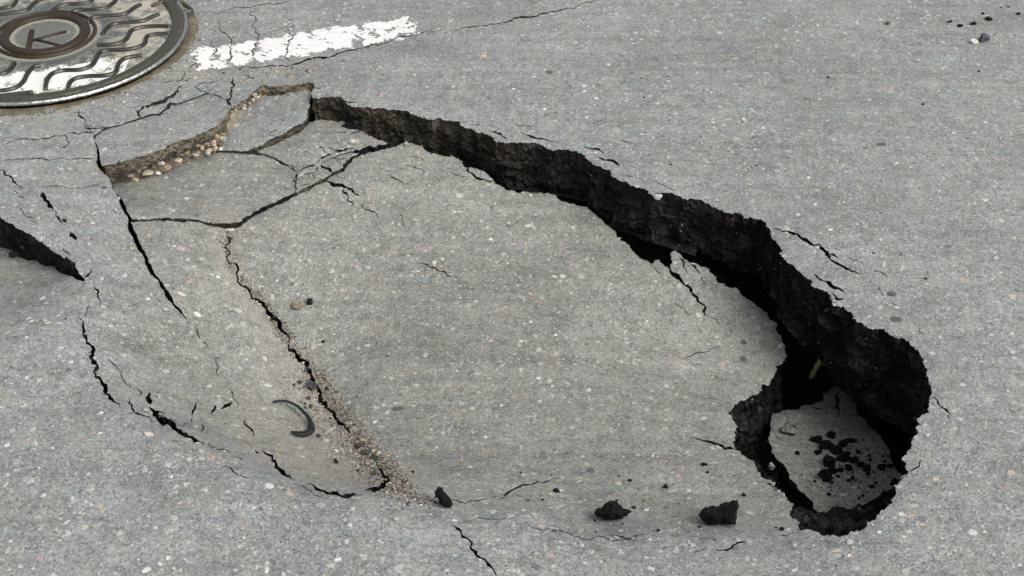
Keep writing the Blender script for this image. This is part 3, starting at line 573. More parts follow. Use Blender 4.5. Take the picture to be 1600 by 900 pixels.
def lump(outl, base, thick, seed, label):
    """broken lump: ragged silhouette swollen to real depth, resting on the ground at its foot"""
    foot = surf(*base); sc_ = (foot.y*cp-(foot.z-CAMH)*sp)/FPX; r = random.Random(seed)
    pts_ = [Vector(((u-base[0])*sc_, (base[1]-v)*sc_)) for u, v in outl]; pts_.append(pts_[0])
    while True:
        o2 = [pts_[0]]; did = False
        for a, b in zip(pts_, pts_[1:]):
            if (b-a).length > .0022: n_ = Vector((a.y-b.y, b.x-a.x)); o2.append((a+b)/2+n_*r.uniform(-.2, .2)); did = True
            o2.append(b)
        pts_ = o2
        if not did: break
    op = np.array([tuple(p) for p in pts_[:-1]]); n = len(op); lo, hi = op.min(0), op.max(0)
    gx, gy = np.meshgrid(np.arange(lo[0], hi[0], .0016), np.arange(lo[1], hi[1], .0016)); g = np.c_[gx.ravel(), gy.ravel()]+np.random.RandomState(seed).uniform(-.0004, .0004, (gx.size, 2)); g = g[inside(op, g)]
    ov, oe, of, *_ = geometry.delaunay_2d_cdt([Vector(p) for p in np.r_[op, g]], [(i, (i+1) % n) for i in range(n)], [], 0, 1e-7)
    q = np.array([(p.x, p.y) for p in ov]); t = np.array([list(f) for f in of]); t = t[inside(op, q[t].mean(1))]
    d = seg_dist(q, np.r_[op, op[:1]]); edge = d < 1e-6
    up = Vector((0, sp, cp)); fw = Vector((0, cp, -sp)); vs = []
    for side in (-1, 1):
        for (x, y), dd in zip(q, d):
            k = thick*(1-math.exp(-dd/(thick*.45))); N3 = Vector((x, y, side*.5))
            k *= .62+.9*noise.voronoi(N3*75)[0][0]+.5*noise.voronoi(N3*210)[0][0]+.30*noise.noise(N3*60)+.40*noise.noise(N3*420)
            k = k if dd > 1e-6 else 0
            p = foot+Vector((x, 0, 0))+up*y+fw*(side*k); vs.append((p.x, p.y, p.z+.004))
    m_ = len(q); fs = [tuple(f) for f in t]+[tuple(int(i)+m_ for i in f[::-1]) for f in t]
    fs = [tuple((int(i)-m_ if (i >= m_ and edge[i-m_]) else int(i)) for i in f) for f in fs]
    fc = [tuple(np.array(BLK)*r.uniform(.7, 1.35)) for _ in fs]
    return tag(newobj('asphalt_chunk', vs, fs, M_BLACK, loc=tuple(foot), fcol=fc), label, 'asphalt chunk')
lump([(929, 801), (931, 796), (940, 796), (946, 788), (953, 783), (960, 784), (967, 789), (974, 796), (984, 798), (987, 801), (980, 808), (972, 813), (958, 815), (943, 813), (933, 810)], (957, 813), .020, 21, 'black crumbly asphalt lump with peaked top on the sunken slab')
lump([(1091, 806), (1097, 797), (1106, 794), (1122, 793), (1130, 787), (1139, 786), (1148, 783), (1154, 781), (1153, 798), (1151, 812), (1148, 822), (1130, 821), (1108, 822), (1100, 816)], (1123, 820), .022, 36, 'larger black asphalt lump with a raised right corner near the hole')
lump([(679, 771), (684, 764), (692, 766), (697, 774), (703, 781), (708, 790), (704, 797), (696, 796), (686, 790), (680, 780)], (694, 795), .017, 43, 'upright oval black asphalt lump at the foot of the sandy crack')
SLAB_CRUMBS = [(870, 765, 10, 9), (984, 748, 8, 6), (1040, 757, 10, 9), (1100, 724, 11, 6), (1105, 737, 5, 4), (1162, 771, 8, 7), (1221, 825, 9, 8), (1213, 823, 4, 3), (1028, 828, 7, 9), (991, 791, 7, 4), (968, 742, 4, 3), (1061, 785, 3, 3), (964, 780, 6, 4), (930, 812, 5, 4), (973, 818, 4, 4), (1094, 822, 7, 4), (645, 736, 5, 6), (627, 695, 3, 3), (1147, 742, 3, 3), (862, 742, 3, 3), (825, 782, 4, 4), (848, 780, 5, 4), (814, 737, 4, 4), (505, 533, 6, 5), (1006, 780, 4, 3)]
lb = ordinal_labels('tiny black asphalt crumb on the large slab', [(a[0], a[1]) for a in SLAB_CRUMBS], [(957, 800, 'the peaked black lump'), (1123, 804, 'the raised-corner black lump'), (692, 780, 'the oval black lump'), (486, 604, 'the round crack stone')])
for i, (u, v, w, h) in enumerate(SLAB_CRUMBS):
    rock('asphalt_crumb', u, v, w, h, BLK, 100+i, lb[i], 'asphalt crumb', 'black crumbs on the large slab', sub=2, mat_=M_BLACK, rough=.5)
FALLEN_CRUMBS = [(1275, 685, 18, 12), (1299, 678, 15, 11), (1290, 693, 22, 14), (1306, 700, 22, 14), (1318, 711, 26, 16), (1278, 705, 16, 9), (1295, 720, 24, 16), (1288, 741, 22, 20), (1300, 733, 16, 14), (1330, 685, 14, 8), (1341, 703, 9, 8), (1358, 709, 6, 5), (1360, 715, 8, 5), (1345, 722, 18, 12), (1354, 730, 16, 11), (1335, 717, 14, 10), (1376, 726, 14, 12), (1390, 725, 11, 8), (1382, 718, 6, 4), (1380, 710, 6, 4), (1388, 710, 5, 4), (1325, 728, 14, 10), (1312, 732, 12, 9), (1333, 743, 8, 6), (1327, 748, 6, 5), (1300, 752, 6, 5), (1363, 757, 10, 6), (1368, 752, 6, 5), (1295, 770, 8, 6), (1245, 707, 8, 5), (1348, 772, 6, 5), (1383, 769, 12, 7), (1342, 776, 6, 5), (1318, 690, 16, 10), (1283, 697, 12, 8), (1274, 750, 5, 4), (1253, 740, 4, 3), (1397, 750, 14, 12), (1366, 785, 8, 7), (1310, 742, 7, 5), (1356, 738, 7, 6)]
lb = ordinal_labels('black crumb on the fallen slab', [(a[0], a[1]) for a in FALLEN_CRUMBS], [(1233, 671, 'the grey-topped flake'), (1310, 600, 'its far tip'), (1400, 730, 'its right corner'), (1320, 800, 'the black heap'), (1212, 715, 'the trench'), (1285, 690, 'its middle'), (1320, 712, 'the widest crumb'), (1288, 741, 'the roundest crumb')])
for i, (u, v, w, h) in enumerate(FALLEN_CRUMBS):
    h *= 1.2
    rock('asphalt_crumb', u, v, w, h, BLK, 200+i, lb[i], 'asphalt crumb', 'black crumbs on the fallen slab', sub=2 if w < 14 else 3, mat_=M_BLACK, rough=.5)
rock('asphalt_flake', 1233, 671, 26, 20, (.16, .155, .145), 260, 'grey-topped asphalt flake with black underside lying on the fallen slab', 'asphalt flake', sub=3, facets=8)
CORNER_CRUMBS = [(1545, 29, 12, 7), (1520, 36, 11, 6), (1500, 39, 9, 6), (1484, 33, 8, 4), (1535, 21, 6, 4), (1575, 10, 6, 4), (1590, 22, 8, 4), (1553, 54, 3, 3), (1564, 12, 3, 2), (1585, 55, 3, 2)]
lb = ordinal_labels('black crumb in the far right corner', [(a[0], a[1]) for a in CORNER_CRUMBS], [(1536, 60, 'the dark slate stone')])
for i, (u, v, w, h) in enumerate(CORNER_CRUMBS):
    rock('asphalt_crumb', u, v, w, h, BLK, 300+i, lb[i], 'asphalt crumb', 'black crumbs in the far right corner', sub=2, mat_=M_BLACK)
rock('stone', 1536, 60, 18, 13, (.05, .055, .065), 331, 'dark slate stone touching a pale one, far right corner', 'stone', sub=3)
rock('stone', 1522, 64, 16, 9, (.36, .38, .36), 332, 'pale grey stone touching the dark slate one, far right corner', 'stone', sub=3)
rock('stone', 1388, 35, 10, 6, (.10, .08, .05), 333, 'lone small brown stone on the far road', 'stone', sub=2)
SPECKS = [(1294, 121, 5, 3), (1442, 163, 5, 4), (1529, 111, 4, 4), (1002, 123, 4, 3), (1006, 153, 6, 3), (1182, 258, 4, 3), (1446, 435, 6, 4), (1407, 398, 5, 3), (1364, 396, 6, 3), (1048, 257, 4, 3)]
lb = ordinal_labels('lone black speck on the open road', [a[:2] for a in SPECKS], [(1388, 35, 'the lone brown stone'), (1400, 498, 'the two oval stains'), (1028, 306, 'the pale lodged stone'), (1536, 60, 'the dark slate stone')])
for i, (u, v, w, h) in enumerate(SPECKS):
    rock('asphalt_crumb', u, v, w, h, BLK, 350+i, lb[i], 'asphalt crumb', 'black specks on the open road', sub=1, mat_=M_BLACK)
for i, (u, v, w, h, c, lab) in enumerate([
    (560, 695, 13, 11, (.03, .03, .032), 'uppermost of the dark stones lodged in the lower sandy crack'), (571, 705, 13, 9, (.04, .04, .042), 'slaty stone lodged between two others in the sandy crack'), (585, 713, 15, 11, (.03, .03, .03), 'lowest round dark stone lodged in the sandy crack'), (589, 735, 15, 22, (.10, .095, .09), 'grey wedge stone standing at the foot of the sandy crack'), (590, 739, 7, 7, (.26, .24, .2), 'pale pebble in front of the grey wedge stone'), (486, 604, 18, 17, (.035, .035, .036), 'dark round stone sitting in the middle of the sandy crack'),
    (483, 622, 9, 6, (.05, .05, .05), 'small dark stone just below the round one in the sandy crack'), (525, 719, 8, 10, (.012, .012, .013), 'upright black crumb on the dusty strip'), (560, 733, 6, 5, (.012, .012, .013), 'small black crumb near the grey wedge stone'), (525, 702, 9, 8, (.4, .39, .37), 'white pebble on the sandy strip'), (548, 703, 6, 6, (.33, .33, .35), 'bluish white pebble beside the sandy crack'), (583, 703, 8, 7, (.28, .25, .18), 'cream pebble above the sandy crack'), (498, 680, 9, 7, (.03, .03, .035), 'dark pebble touching the rubber strip'),
    (484, 471, 11, 15, (.01, .01, .011), 'black leaf-like scrap beside the upper valley crack'), (465, 476, 20, 9, (.16, .13, .09), 'brown gritty flake next to the black scrap'), (80, 173, 8, 6, (.18, .2, .22), 'bluish pebble below the manhole rim'), (74, 175, 9, 5, (.16, .19, .2), 'larger blue-grey pebble below the manhole rim'), (398, 148, 9, 7, (.3, .28, .24), 'pale pebble on the dropped block corner'), (381, 168, 8, 5, (.45, .4, .37), 'whitish pebble in the gap left of the dropped block'), (1028, 306, 15, 13, (.36, .35, .33), 'pale angular stone lodged in the broken road edge'), (636, 226, 9, 9, (.33, .33, .31), 'pale round stone on the slab tip under the black wall'), (1205, 728, 11, 17, (.15, .145, .14), 'grey angular stone in the black trench'), (22, 397, 19, 9, (.008, .008, .008), 'black oval lump in the shaded dip at left')]):
    rock('stone', u, v, w, h, c, 400+i, lab, 'stone', sub=3, rough=.3, z=-.012 if (u, v) == (1028, 306) else (-.2 if (u, v) == (1205, 728) else None))
rock('stone', 922-690, 676, 15, 9, (.42, .37, .31), 455, 'cream stone set in the road beside the wide left crack', 'stone', sub=3, sink=.75)

# tan rubble in the gap under the overhanging plate
TAN = [(.38, .32, .24), (.32, .26, .175), (.44, .39, .31), (.27, .215, .15), (.40, .34, .26), (.50, .47, .41)]
rr = random.Random(4)
for i, (u, v, w, h, lab) in enumerate([(203, 274, 13, 9, 'squarish tan stone at the left end of the rubble gap'), (212, 281, 12, 8, 'tan stone below the squarish one in the rubble gap'), (240, 247, 17, 12, 'largest tan stone tucked under the overhanging plate'), (262, 261, 13, 13, 'blocky tan stone mid way along the rubble gap'), (231, 271, 18, 9, 'pale flat stone at the lower lip of the rubble gap'), (247, 271, 12, 9, 'whitish stone at the lower lip of the rubble gap'), (308, 227, 9, 11, 'cream stone high at the right end of the rubble gap'), (317, 232, 11, 14, 'orange brown stone at the right end of the rubble gap'), (325, 239, 9, 13, 'pale upright stone near the right tip of the rubble gap'), (170, 277, 9, 8, 'reddish tan stone at the left tip of the rubble gap'), (164, 251, 12, 8, 'pinkish stone wedged under the plate corner'), (252, 254, 14, 12, 'rounded ochre stone in the rubble gap middle'), (278, 250, 15, 13, 'brown block in the rubble gap middle'), (292, 238, 14, 10, 'brown stone under the plate, right of middle')]):
    zz = -.027-.030*max(0, (v-(262-.27*(u-165)))/24)
    rock('stone', u, v, w, h, TAN[i % 6], 500+i, lab, 'stone', sub=3, rough=.12, facets=12, z=zz, sink=.1)
SM = []
for k in range(95):
    t = rr.random(); SM.append((165+t*185, 272-52*t+rr.uniform(-16, 14)-6*math.sin(t*3.1), rr.uniform(5, 14), t))
SM_LB = ordinal_labels('small tan rubble stone', [a[:2] for a in SM], [(203, 274, 'the squarish tan stone'), (240, 247, 'the largest tan stone'), (262, 261, 'the blocky tan stone'), (308, 227, 'the cream stone at the right'), (325, 239, 'the pale upright stone'), (170, 277, 'the reddish stone at the left tip'), (164, 251, 'the pinkish wedged stone'), (231, 271, 'the pale flat stone'), (278, 250, 'the brown block'), (292, 238, 'the brown stone right of middle')])
for k, (u, v, w, t) in enumerate(SM):
    rock('stone', u, v, w, w*.75, TAN[rr.randrange(6)], 600+k, SM_LB[k], 'stone', 'small stones in the rubble gap', sub=2, rough=.12, facets=11, z=-.036-.020*min(1, max(-1, (v-(268-52*t))/12)), sink=.2)
for i in range(16):
    t = 1-(i+.5*rr.random())/16; u = 352+t*55; v = 186-42*t+rr.uniform(-5, 5)
    rock('stone', u, v, rr.uniform(4, 8), 4, TAN[rr.randrange(6)], 700+i, f'tiny tan stone in the narrow gap, {ORD[i]} to the dropped block top corner', 'stone', 'tiny stones beside the dropped block', sub=1, z=-.02)

# black crumbled heap under the near right lip
def patch(name, outl, zc, label, cat, amp=.012, tone=.0):
    h = TPS(zc); op = h.hit(jag(outl, seg=.008, rough=.1, seed=9))
    lo, hi = op.min(0), op.max(0); gx, gy = np.meshgrid(np.arange(lo[0], hi[0], .005), np.arange(lo[1], hi[1], .005)); g = np.c_[gx.ravel(), gy.ravel()]+np.random.RandomState(3).uniform(-.0015, .0015, (gx.size, 2)); g = g[inside(op, g)]
    allv = np.r_[op, g]; n = len(op)
    ov, oe, of, *_ = geometry.delaunay_2d_cdt([Vector(p) for p in allv], [(i, (i+1) % n) for i in range(n)], [], 0, 1e-6)
    q = np.array([(p.x, p.y) for p in ov]); t = np.array([list(f) for f in of]); t = t[inside(op, q[t].mean(1))]
    z = h(q)+np.array([amp*(1.2*abs(noise.noise((x*26, y*26, 8)))+.9*noise.noise((x*60, y*60, 1))+.5*noise.noise((x*150, y*150, 3))) for x, y in q])
    c = q.mean(0); base = (c[0], c[1], float(z.min()))
    return tag(newobj(name, np.c_[q, z], t, M_EDGE, loc=base, attrs={'tone': np.full(len(q), tone)}), label, cat)
patch('rubble_heap', [(1232, 800), (1250, 790), (1275, 800), (1300, 793), (1330, 795), (1345, 786), (1362, 792), (1385, 785), (1395, 772), (1420, 790), (1380, 850), (1310, 868), (1245, 852)], [(1232, 800, -.12), (1275, 800, -.15), (1300, 793, -.155), (1345, 788, -.15), (1395, 775, -.14), (1420, 790, -.09), (1380, 850, -.05), (1310, 860, -.06), (1245, 850, -.06), (1320, 820, -.10)], 'heap of black crumbled asphalt under the near right lip of the hole', 'rubble', .016)
patch('rubble_bed', [(1150, 660), (1190, 640), (1215, 648), (1212, 690), (1225, 725), (1260, 765), (1285, 800), (1270, 830), (1235, 800), (1190, 740), (1160, 710)], [(1150, 660, -.31), (1215, 648, -.37), (1212, 690, -.35), (1260, 765, -.31), (1285, 800, -.27), (1235, 800, -.24), (1190, 740, -.28), (1160, 710, -.30)], 'black broken asphalt bed filling the trench between the two slabs', 'rubble', .018)

# ------------------------------------------------------------------ stick of yellow stone in the dark
def tube(name, pts, rad, material, seg=8, parent=None, loc=None, flat=1.0, col=None, rough=0.0):
    vs, fs = [], []; n = len(pts); P3 = [Vector(p) for p in pts]
    for i, p in enumerate(P3):
        t = (P3[min(i+1, n-1)]-P3[max(i-1, 0)]).normalized(); a = t.cross(Vector((0, 0, 1))); a = a.normalized() if a.length > 1e-4 else Vector((1, 0, 0)); b_ = a.cross(t)
        r_ = rad[i] if isinstance(rad, (list, tuple)) else rad
        for k in range(seg):
            w = 2*math.pi*k/seg; f = 1+rough*noise.noise(p*90+Vector((k*3.1, 0, 0)))
            vs.append(p+(a*math.cos(w)*r_+b_*math.sin(w)*r_*flat)*f)
    for i in range(n-1):
        for k in range(seg): fs.append((i*seg+k, i*seg+(k+1) % seg, (i+1)*seg+(k+1) % seg, (i+1)*seg+k))
    fs.append(tuple(range(seg))[::-1]); fs.append(tuple((n-1)*seg+k for k in range(seg)))
    return newobj(name, [tuple(v) for v in vs], fs, material, parent=parent, loc=loc, smooth=True, fcol=[col]*len(fs) if col else None)
pa = Vector((*gp(1266, 592, -.30), -.30)); pb = Vector((*gp(1296, 540, -.20), -.20))
o = tube('wood_splinter', [pa.lerp(pb, t/10) for t in range(11)], [.004, .009, .010, .009, .011, .010, .012, .011, .010, .011, .006], M_STONE, 8, loc=tuple(pa), flat=.6, col=(.52, .44, .20), rough=.6)
tag(o, 'ochre splinter slanting across the dark void at right', 'splinter')

# rubber strip
RP = [(427, 632), (436, 632), (447, 634), (458, 639), (467, 645), (475, 652), (481, 658), (485, 664), (487, 670), (487, 676), (482, 680), (474, 682), (464, 681), (455, 678)]
pts = [];
for i, (u, v) in enumerate(RP):
    p = surf(u, v); p.z += .006+.010*math.sin(min(1, i/9)*3.1); pts.append(p)
m, nt, b = mat('rubber'); N = NT(nt); n1 = N.noise(N.pos(), 220, 3)
N.set(b.inputs['Base Color'], N.ramp(n1, [(.3, (.006, .007, .0075)), (.75, (.026, .029, .030))])); b.inputs['Roughness'].default_value = .6; b.inputs['Specular IOR Level'].default_value = .15
o = tube('rubber_strip', pts, [.0022, .0028, .003, .003, .0031, .0033, .0036, .0044, .0056, .007, .0075, .0072, .0055, .0015], m, 8, loc=tuple(pts[0]), flat=.55)
tag(o, 'curved black rubber strip lying on the dusty sunken strip', 'rubber strip')

# ------------------------------------------------------------------ loose grit in the valley crack (nobody could count it)
def grains(name, pts, size, cols, parent=None, seed=1):
    base_v, base_f = ICO[1]; vs, fs, fc = [], [], []; r = random.Random(seed); n = 0
    oct_v = np.array([(1, 0, 0), (-1, 0, 0), (0, 1, 0), (0, -1, 0), (0, 0, 1), (0, 0, -1)], float); oct_f = [(0, 2, 4), (2, 1, 4), (1, 3, 4), (3, 0, 4), (2, 0, 5), (1, 2, 5), (3, 1, 5), (0, 3, 5)]
    for p in pts:
        s = r.uniform(*size)*(2.2 if r.random() < .06 else 1); a = r.uniform(0, 6.3)
        M3 = np.array(((math.cos(a), -math.sin(a), 0), (math.sin(a), math.cos(a), 0), (0, 0, 1)))
        v = (oct_v*np.array((s*r.uniform(.7, 1.3), s*r.uniform(.6, 1.1), s*r.uniform(.5, .9)))+np.array([[r.uniform(-.3, .3)*s for _ in range(3)] for _ in range(6)]))@M3.T+np.array(p)+np.array((0, 0, s*.3))
        vs.append(v); fs += [tuple(i+n for i in f) for f in oct_f]; n += 6; c = cols[r.randrange(len(cols))]; k_ = r.uniform(.5, 1.1); fc += [tuple(x*k_ for x in c)]*8
    return newobj(name, np.concatenate(vs), fs, M_STONE, parent=parent, fcol=fc)
GC = [(.24, .2, .15), (.3, .26, .2), (.16, .13, .1), (.05, .048, .045), (.03, .03, .03), (.36, .33, .28), (.24, .175, .12), (.12, .12, .13), (.4, .39, .37), (.09, .075, .06)]
gpts = []
r = random.Random(12)
def near_v(lo, hi, off, n):
    for _ in range(n):
        i = r.uniform(lo, hi); k = int(i); f = i-k; u = V_PTS[k][0]*(1-f)+V_PTS[k+1][0]*f; v = V_PTS[k][1]*(1-f)+V_PTS[k+1][1]*f
        u += r.gauss(*off); v += r.gauss(0, 5); gpts.append((u, v))
near_v(10, 18.6, (13, 10), 2800); near_v(10.5, 18.6, (-20, 16), 1500); near_v(5, 11, (6, 7), 700); near_v(1, 8, (4, 6), 700); near_v(13, 18.9, (-3, 11), 1200)
for _ in range(260): gpts.append((r.gauss(650, 22), r.gauss(782, 6)))
for _ in range(420): gpts.append((r.uniform(300, 520), r.gauss(108, 5)))
for _ in range(420):
    t = r.uniform(-2.6, .35); rr_ = MR+.014+abs(r.gauss(0, .018)); gpts.append(px(MAN[0]+rr_*math.cos(t), MAN[1]+rr_*math.sin(t)))
uv = np.array(gpts); P3 = np.zeros((len(uv), 3)); done = np.zeros(len(uv), bool)
for k in ORDER+['road']:
    m_ = (inside(POLY[k], uv) if k != 'road' else np.ones(len(uv), bool)) & ~done
    if m_.any():
        q = H[k].hit(uv[m_]); P3[m_] = np.c_[q, H[k](q)+relief(q)]; done |= m_
ok = np.ones(len(uv), bool)
for c in CR: ok &= ~inside(c, uv)
P3 = P3[ok]
g = grains('sand_grit', P3, (.0007, .0020), GC, seed=2)
tag(g, 'loose brown sand and grit gathered along the valley crack', 'grit', kind='stuff')
# grains bigger than the rest, bitumen crumbs below the wall are in the heap; fine black crumbs on the fallen slab
uv = np.array([(r.gauss(1330, 36), r.gauss(728, 34)) for _ in range(420)]); uv = uv[inside(POLY['ls'], uv)]; q = H['ls'].hit(uv)
g = grains('black_grit', np.c_[q, H['ls'](q)], (.0006, .0022), [(.012, .012, .012), (.02, .02, .02)], seed=5)
tag(g, 'fine black bitumen grit dusted over the fallen slab', 'grit', kind='stuff')

# ------------------------------------------------------------------ larger aggregate worn flush with the surface, one part per piece
def flush_stones(key, root, uv, seed):
    r = np.random.RandomState(seed); hq = H[key].hit(uv); hz = H[key](hq)+relief(hq); vs, fs, fc = [], [], []; n = 0
    PAL = [(.38, .375, .355), (.46, .445, .40), (.12, .155, .19), (.42, .35, .26), (.50, .49, .46), (.36, .36, .34), (.30, .30, .285), (.31, .225, .185), (.45, .44, .41), (.28, .28, .27), (.125, .145, .17), (.42, .395, .34), (.25, .24, .23), (.31, .31, .295), (.27, .265, .25), (.11, .11, .11)]
    for (x, y), z_ in zip(hq, hz):
        rad = .0026+.0066*r.rand()**3; k = r.randint(7, 11); a0 = r.rand()*6.28; el = r.uniform(.55, 1); th = r.rand()*3.14
        ring_ = []
        for i in range(k):
            a = a0+6.283*i/k; f = rad*r.uniform(.72, 1.12); ex, ey = math.cos(a)*f, math.sin(a)*f*el
            ring_.append((x+ex*math.cos(th)-ey*math.sin(th), y+ex*math.sin(th)+ey*math.cos(th)))
        gr = H[key]([(x+.01, y), (x-.01, y), (x, y+.01), (x, y-.01)]); sx_, sy_ = (gr[0]-gr[1])/.02, (gr[2]-gr[3])/.02
        zz = lambda p, o: z_+(p[0]-x)*sx_+(p[1]-y)*sy_+o
        for p in ring_: vs.append((*p, zz(p, -.0004)))
        for p in ring_: p = (x+(p[0]-x)*.8, y+(p[1]-y)*.8); vs.append((*p, zz(p, .0007)))
        w_ = r.uniform(.2, .95); c = np.array((.225, .23, .222))*(1-w_)+np.array(PAL[r.randint(len(PAL))])*w_*r.uniform(.8, 1.05)
        for i in range(k): j = (i+1) % k; fs.append((n+i, n+j, n+k+j, n+k+i)); fc.append(c)
        fs.append(tuple(n+k+i for i in range(k))); fc.append(c); n += 2*k
    tag(newobj('exposed_stones', vs, fs, M_STONE, parent=root, loc=tuple(root.location), fcol=fc), kind='stuff')
r_ = np.random.RandomState(8); UV = np.c_[r_.uniform(-20, 1620, 2300), r_.uniform(-10, 910, 2300)]
ok = np.ones(len(UV), bool)
for c in CR: ok &= ~inside(np.array(c), UV)
UV = UV[ok]; taken = np.zeros(len(UV), bool)
ell = np.array([px(MAN[0]+.37*math.cos(t), MAN[1]+.37*math.sin(t)) for t in np.linspace(0, 6.28, 40)]); taken |= inside(ell, UV)
for n_, k in enumerate(ORDER):
    m_ = inside(POLY[k], UV) & ~taken; taken |= m_
    if m_.sum(): flush_stones(k, ROOTS[k], UV[m_], n_)
m_ = ~taken & ~inside(np.array(hole), UV) & ~inside(np.array(hole2), UV); flush_stones('road', road, UV[m_], 50)

# ------------------------------------------------------------------ worn painted line
pa, pb = np.array(gp(306, 95)), np.array(gp(650, 41)); d = pb-pa; LEN = np.linalg.norm(d); d /= LEN; nrm = np.array((-d[1], d[0]))
hw = abs(np.dot(np.array(gp(480, 49))-np.array(gp(480, 84)), nrm))/2
st = .0026; nu, nv = int((LEN+.02)/st), int(2*(hw+.012)/st)
gu, gv = np.meshgrid(np.arange(nu+1)*st-.01, np.arange(nv+1)*st-hw-.012)
Q = pa+gu.ravel()[:, None]*d+gv.ravel()[:, None]*nrm
Z = H['road'](Q)+relief(Q)+.0009
def paint_mask(x, y, s, t):
    e = min(hw-abs(t), s, LEN-s)/.012
    wear = noise.noise((x*34, y*34, 0))+.8*noise.noise((x*110, y*110, 3))+.45*noise.noise((x*300, y*300, 5))
    k = .18 if s > .16 else .0
    return wear < k+min(.42, e*.42)-(.22 if s > .36 else 0)-(1.2 if e < -.8 else 0)
vals = np.array([paint_mask(x, y, s, t) for (x, y), s, t in zip(Q, gu.ravel(), gv.ravel())]).reshape(nv+1, nu+1)
uvq = np.array([px(x, y, z) for (x, y), z in zip(Q, Z)])
for c in CR: vals &= ~inside(c, uvq).reshape(nv+1, nu+1)
fs = []
ix = lambda j, i: j*(nu+1)+i
for j in range(nv):
    for i in range(nu):
        c4 = [(j, i), (j, i+1), (j+1, i+1), (j+1, i)]; k_ = [vals[a] for a in c4]; s_ = sum(k_)
        if s_ == 4: fs.append([ix(*a) for a in c4])
        elif s_ == 3: fs.append([ix(*a) for a, y in zip(c4, k_) if y])
used = sorted({i for f in fs for i in f}); rm = {k: i for i, k in enumerate(used)}
m, nt, b = mat('road_paint'); N = NT(nt); n1 = N.noise(N.pos(), 60, 4, .7)
n3_ = N.noise(N.pos(), 260, 2)
N.set(b.inputs['Normal'], N.n('ShaderNodeBump', Height=n3_, Strength=.5, Distance=.002).outputs[0])
N.set(b.inputs['Base Color'], N.ramp(N.math('MULTIPLY_ADD', n3_, .4, N.math('MULTIPLY', n1, .65)), [(.25, (.40, .40, .39)), (.6, (.64, .64, .63))])); b.inputs['Roughness'].default_value = .6
tag(newobj('painted_line', np.c_[Q, Z][used], [[rm[i] for i in f] for f in fs], m, parent=road), 'worn white painted road line beside the manhole')
# stains on the road
def blot(u, v, w, h, seed):
    p = surf(u, v); s = ppm(u, v); n = 22; vs = [(p.x, p.y, p.z+.0012)]
    sy = math.sin(math.atan2(CAMH, p.y))
    for k in range(n):
        a = 2*math.pi*k/n; f = 1+.25*noise.noise((math.cos(a)*1.5, math.sin(a)*1.5, seed)); vs.append((p.x+math.cos(a)*w/2/s*f, p.y+math.sin(a)*h/2/s/sy*f, p.z+.001))
    o = newobj('stain', vs, [(0, 1+k, 1+(k+1) % n) for k in range(n)], M_STAIN, parent=road); return o
m, nt, b = mat('gum_stain'); N = NT(nt); n1 = N.noise(N.pos(), 200, 3); N.set(b.inputs['Base Color'], N.ramp(n1, [(.3, (.045, .045, .045)), (.7, (.10, .098, .092))])); M_STAIN = m
for i, a in enumerate([(1377, 227, 17, 5), (1393, 459, 15, 8), (1400, 498, 19, 9), (622, 639, 18, 7), (923, 735, 12, 11), (858, 114, 12, 5), (1161, 561, 11, 8), (1162, 535, 11, 8)]): blot(*a, i*3.7)

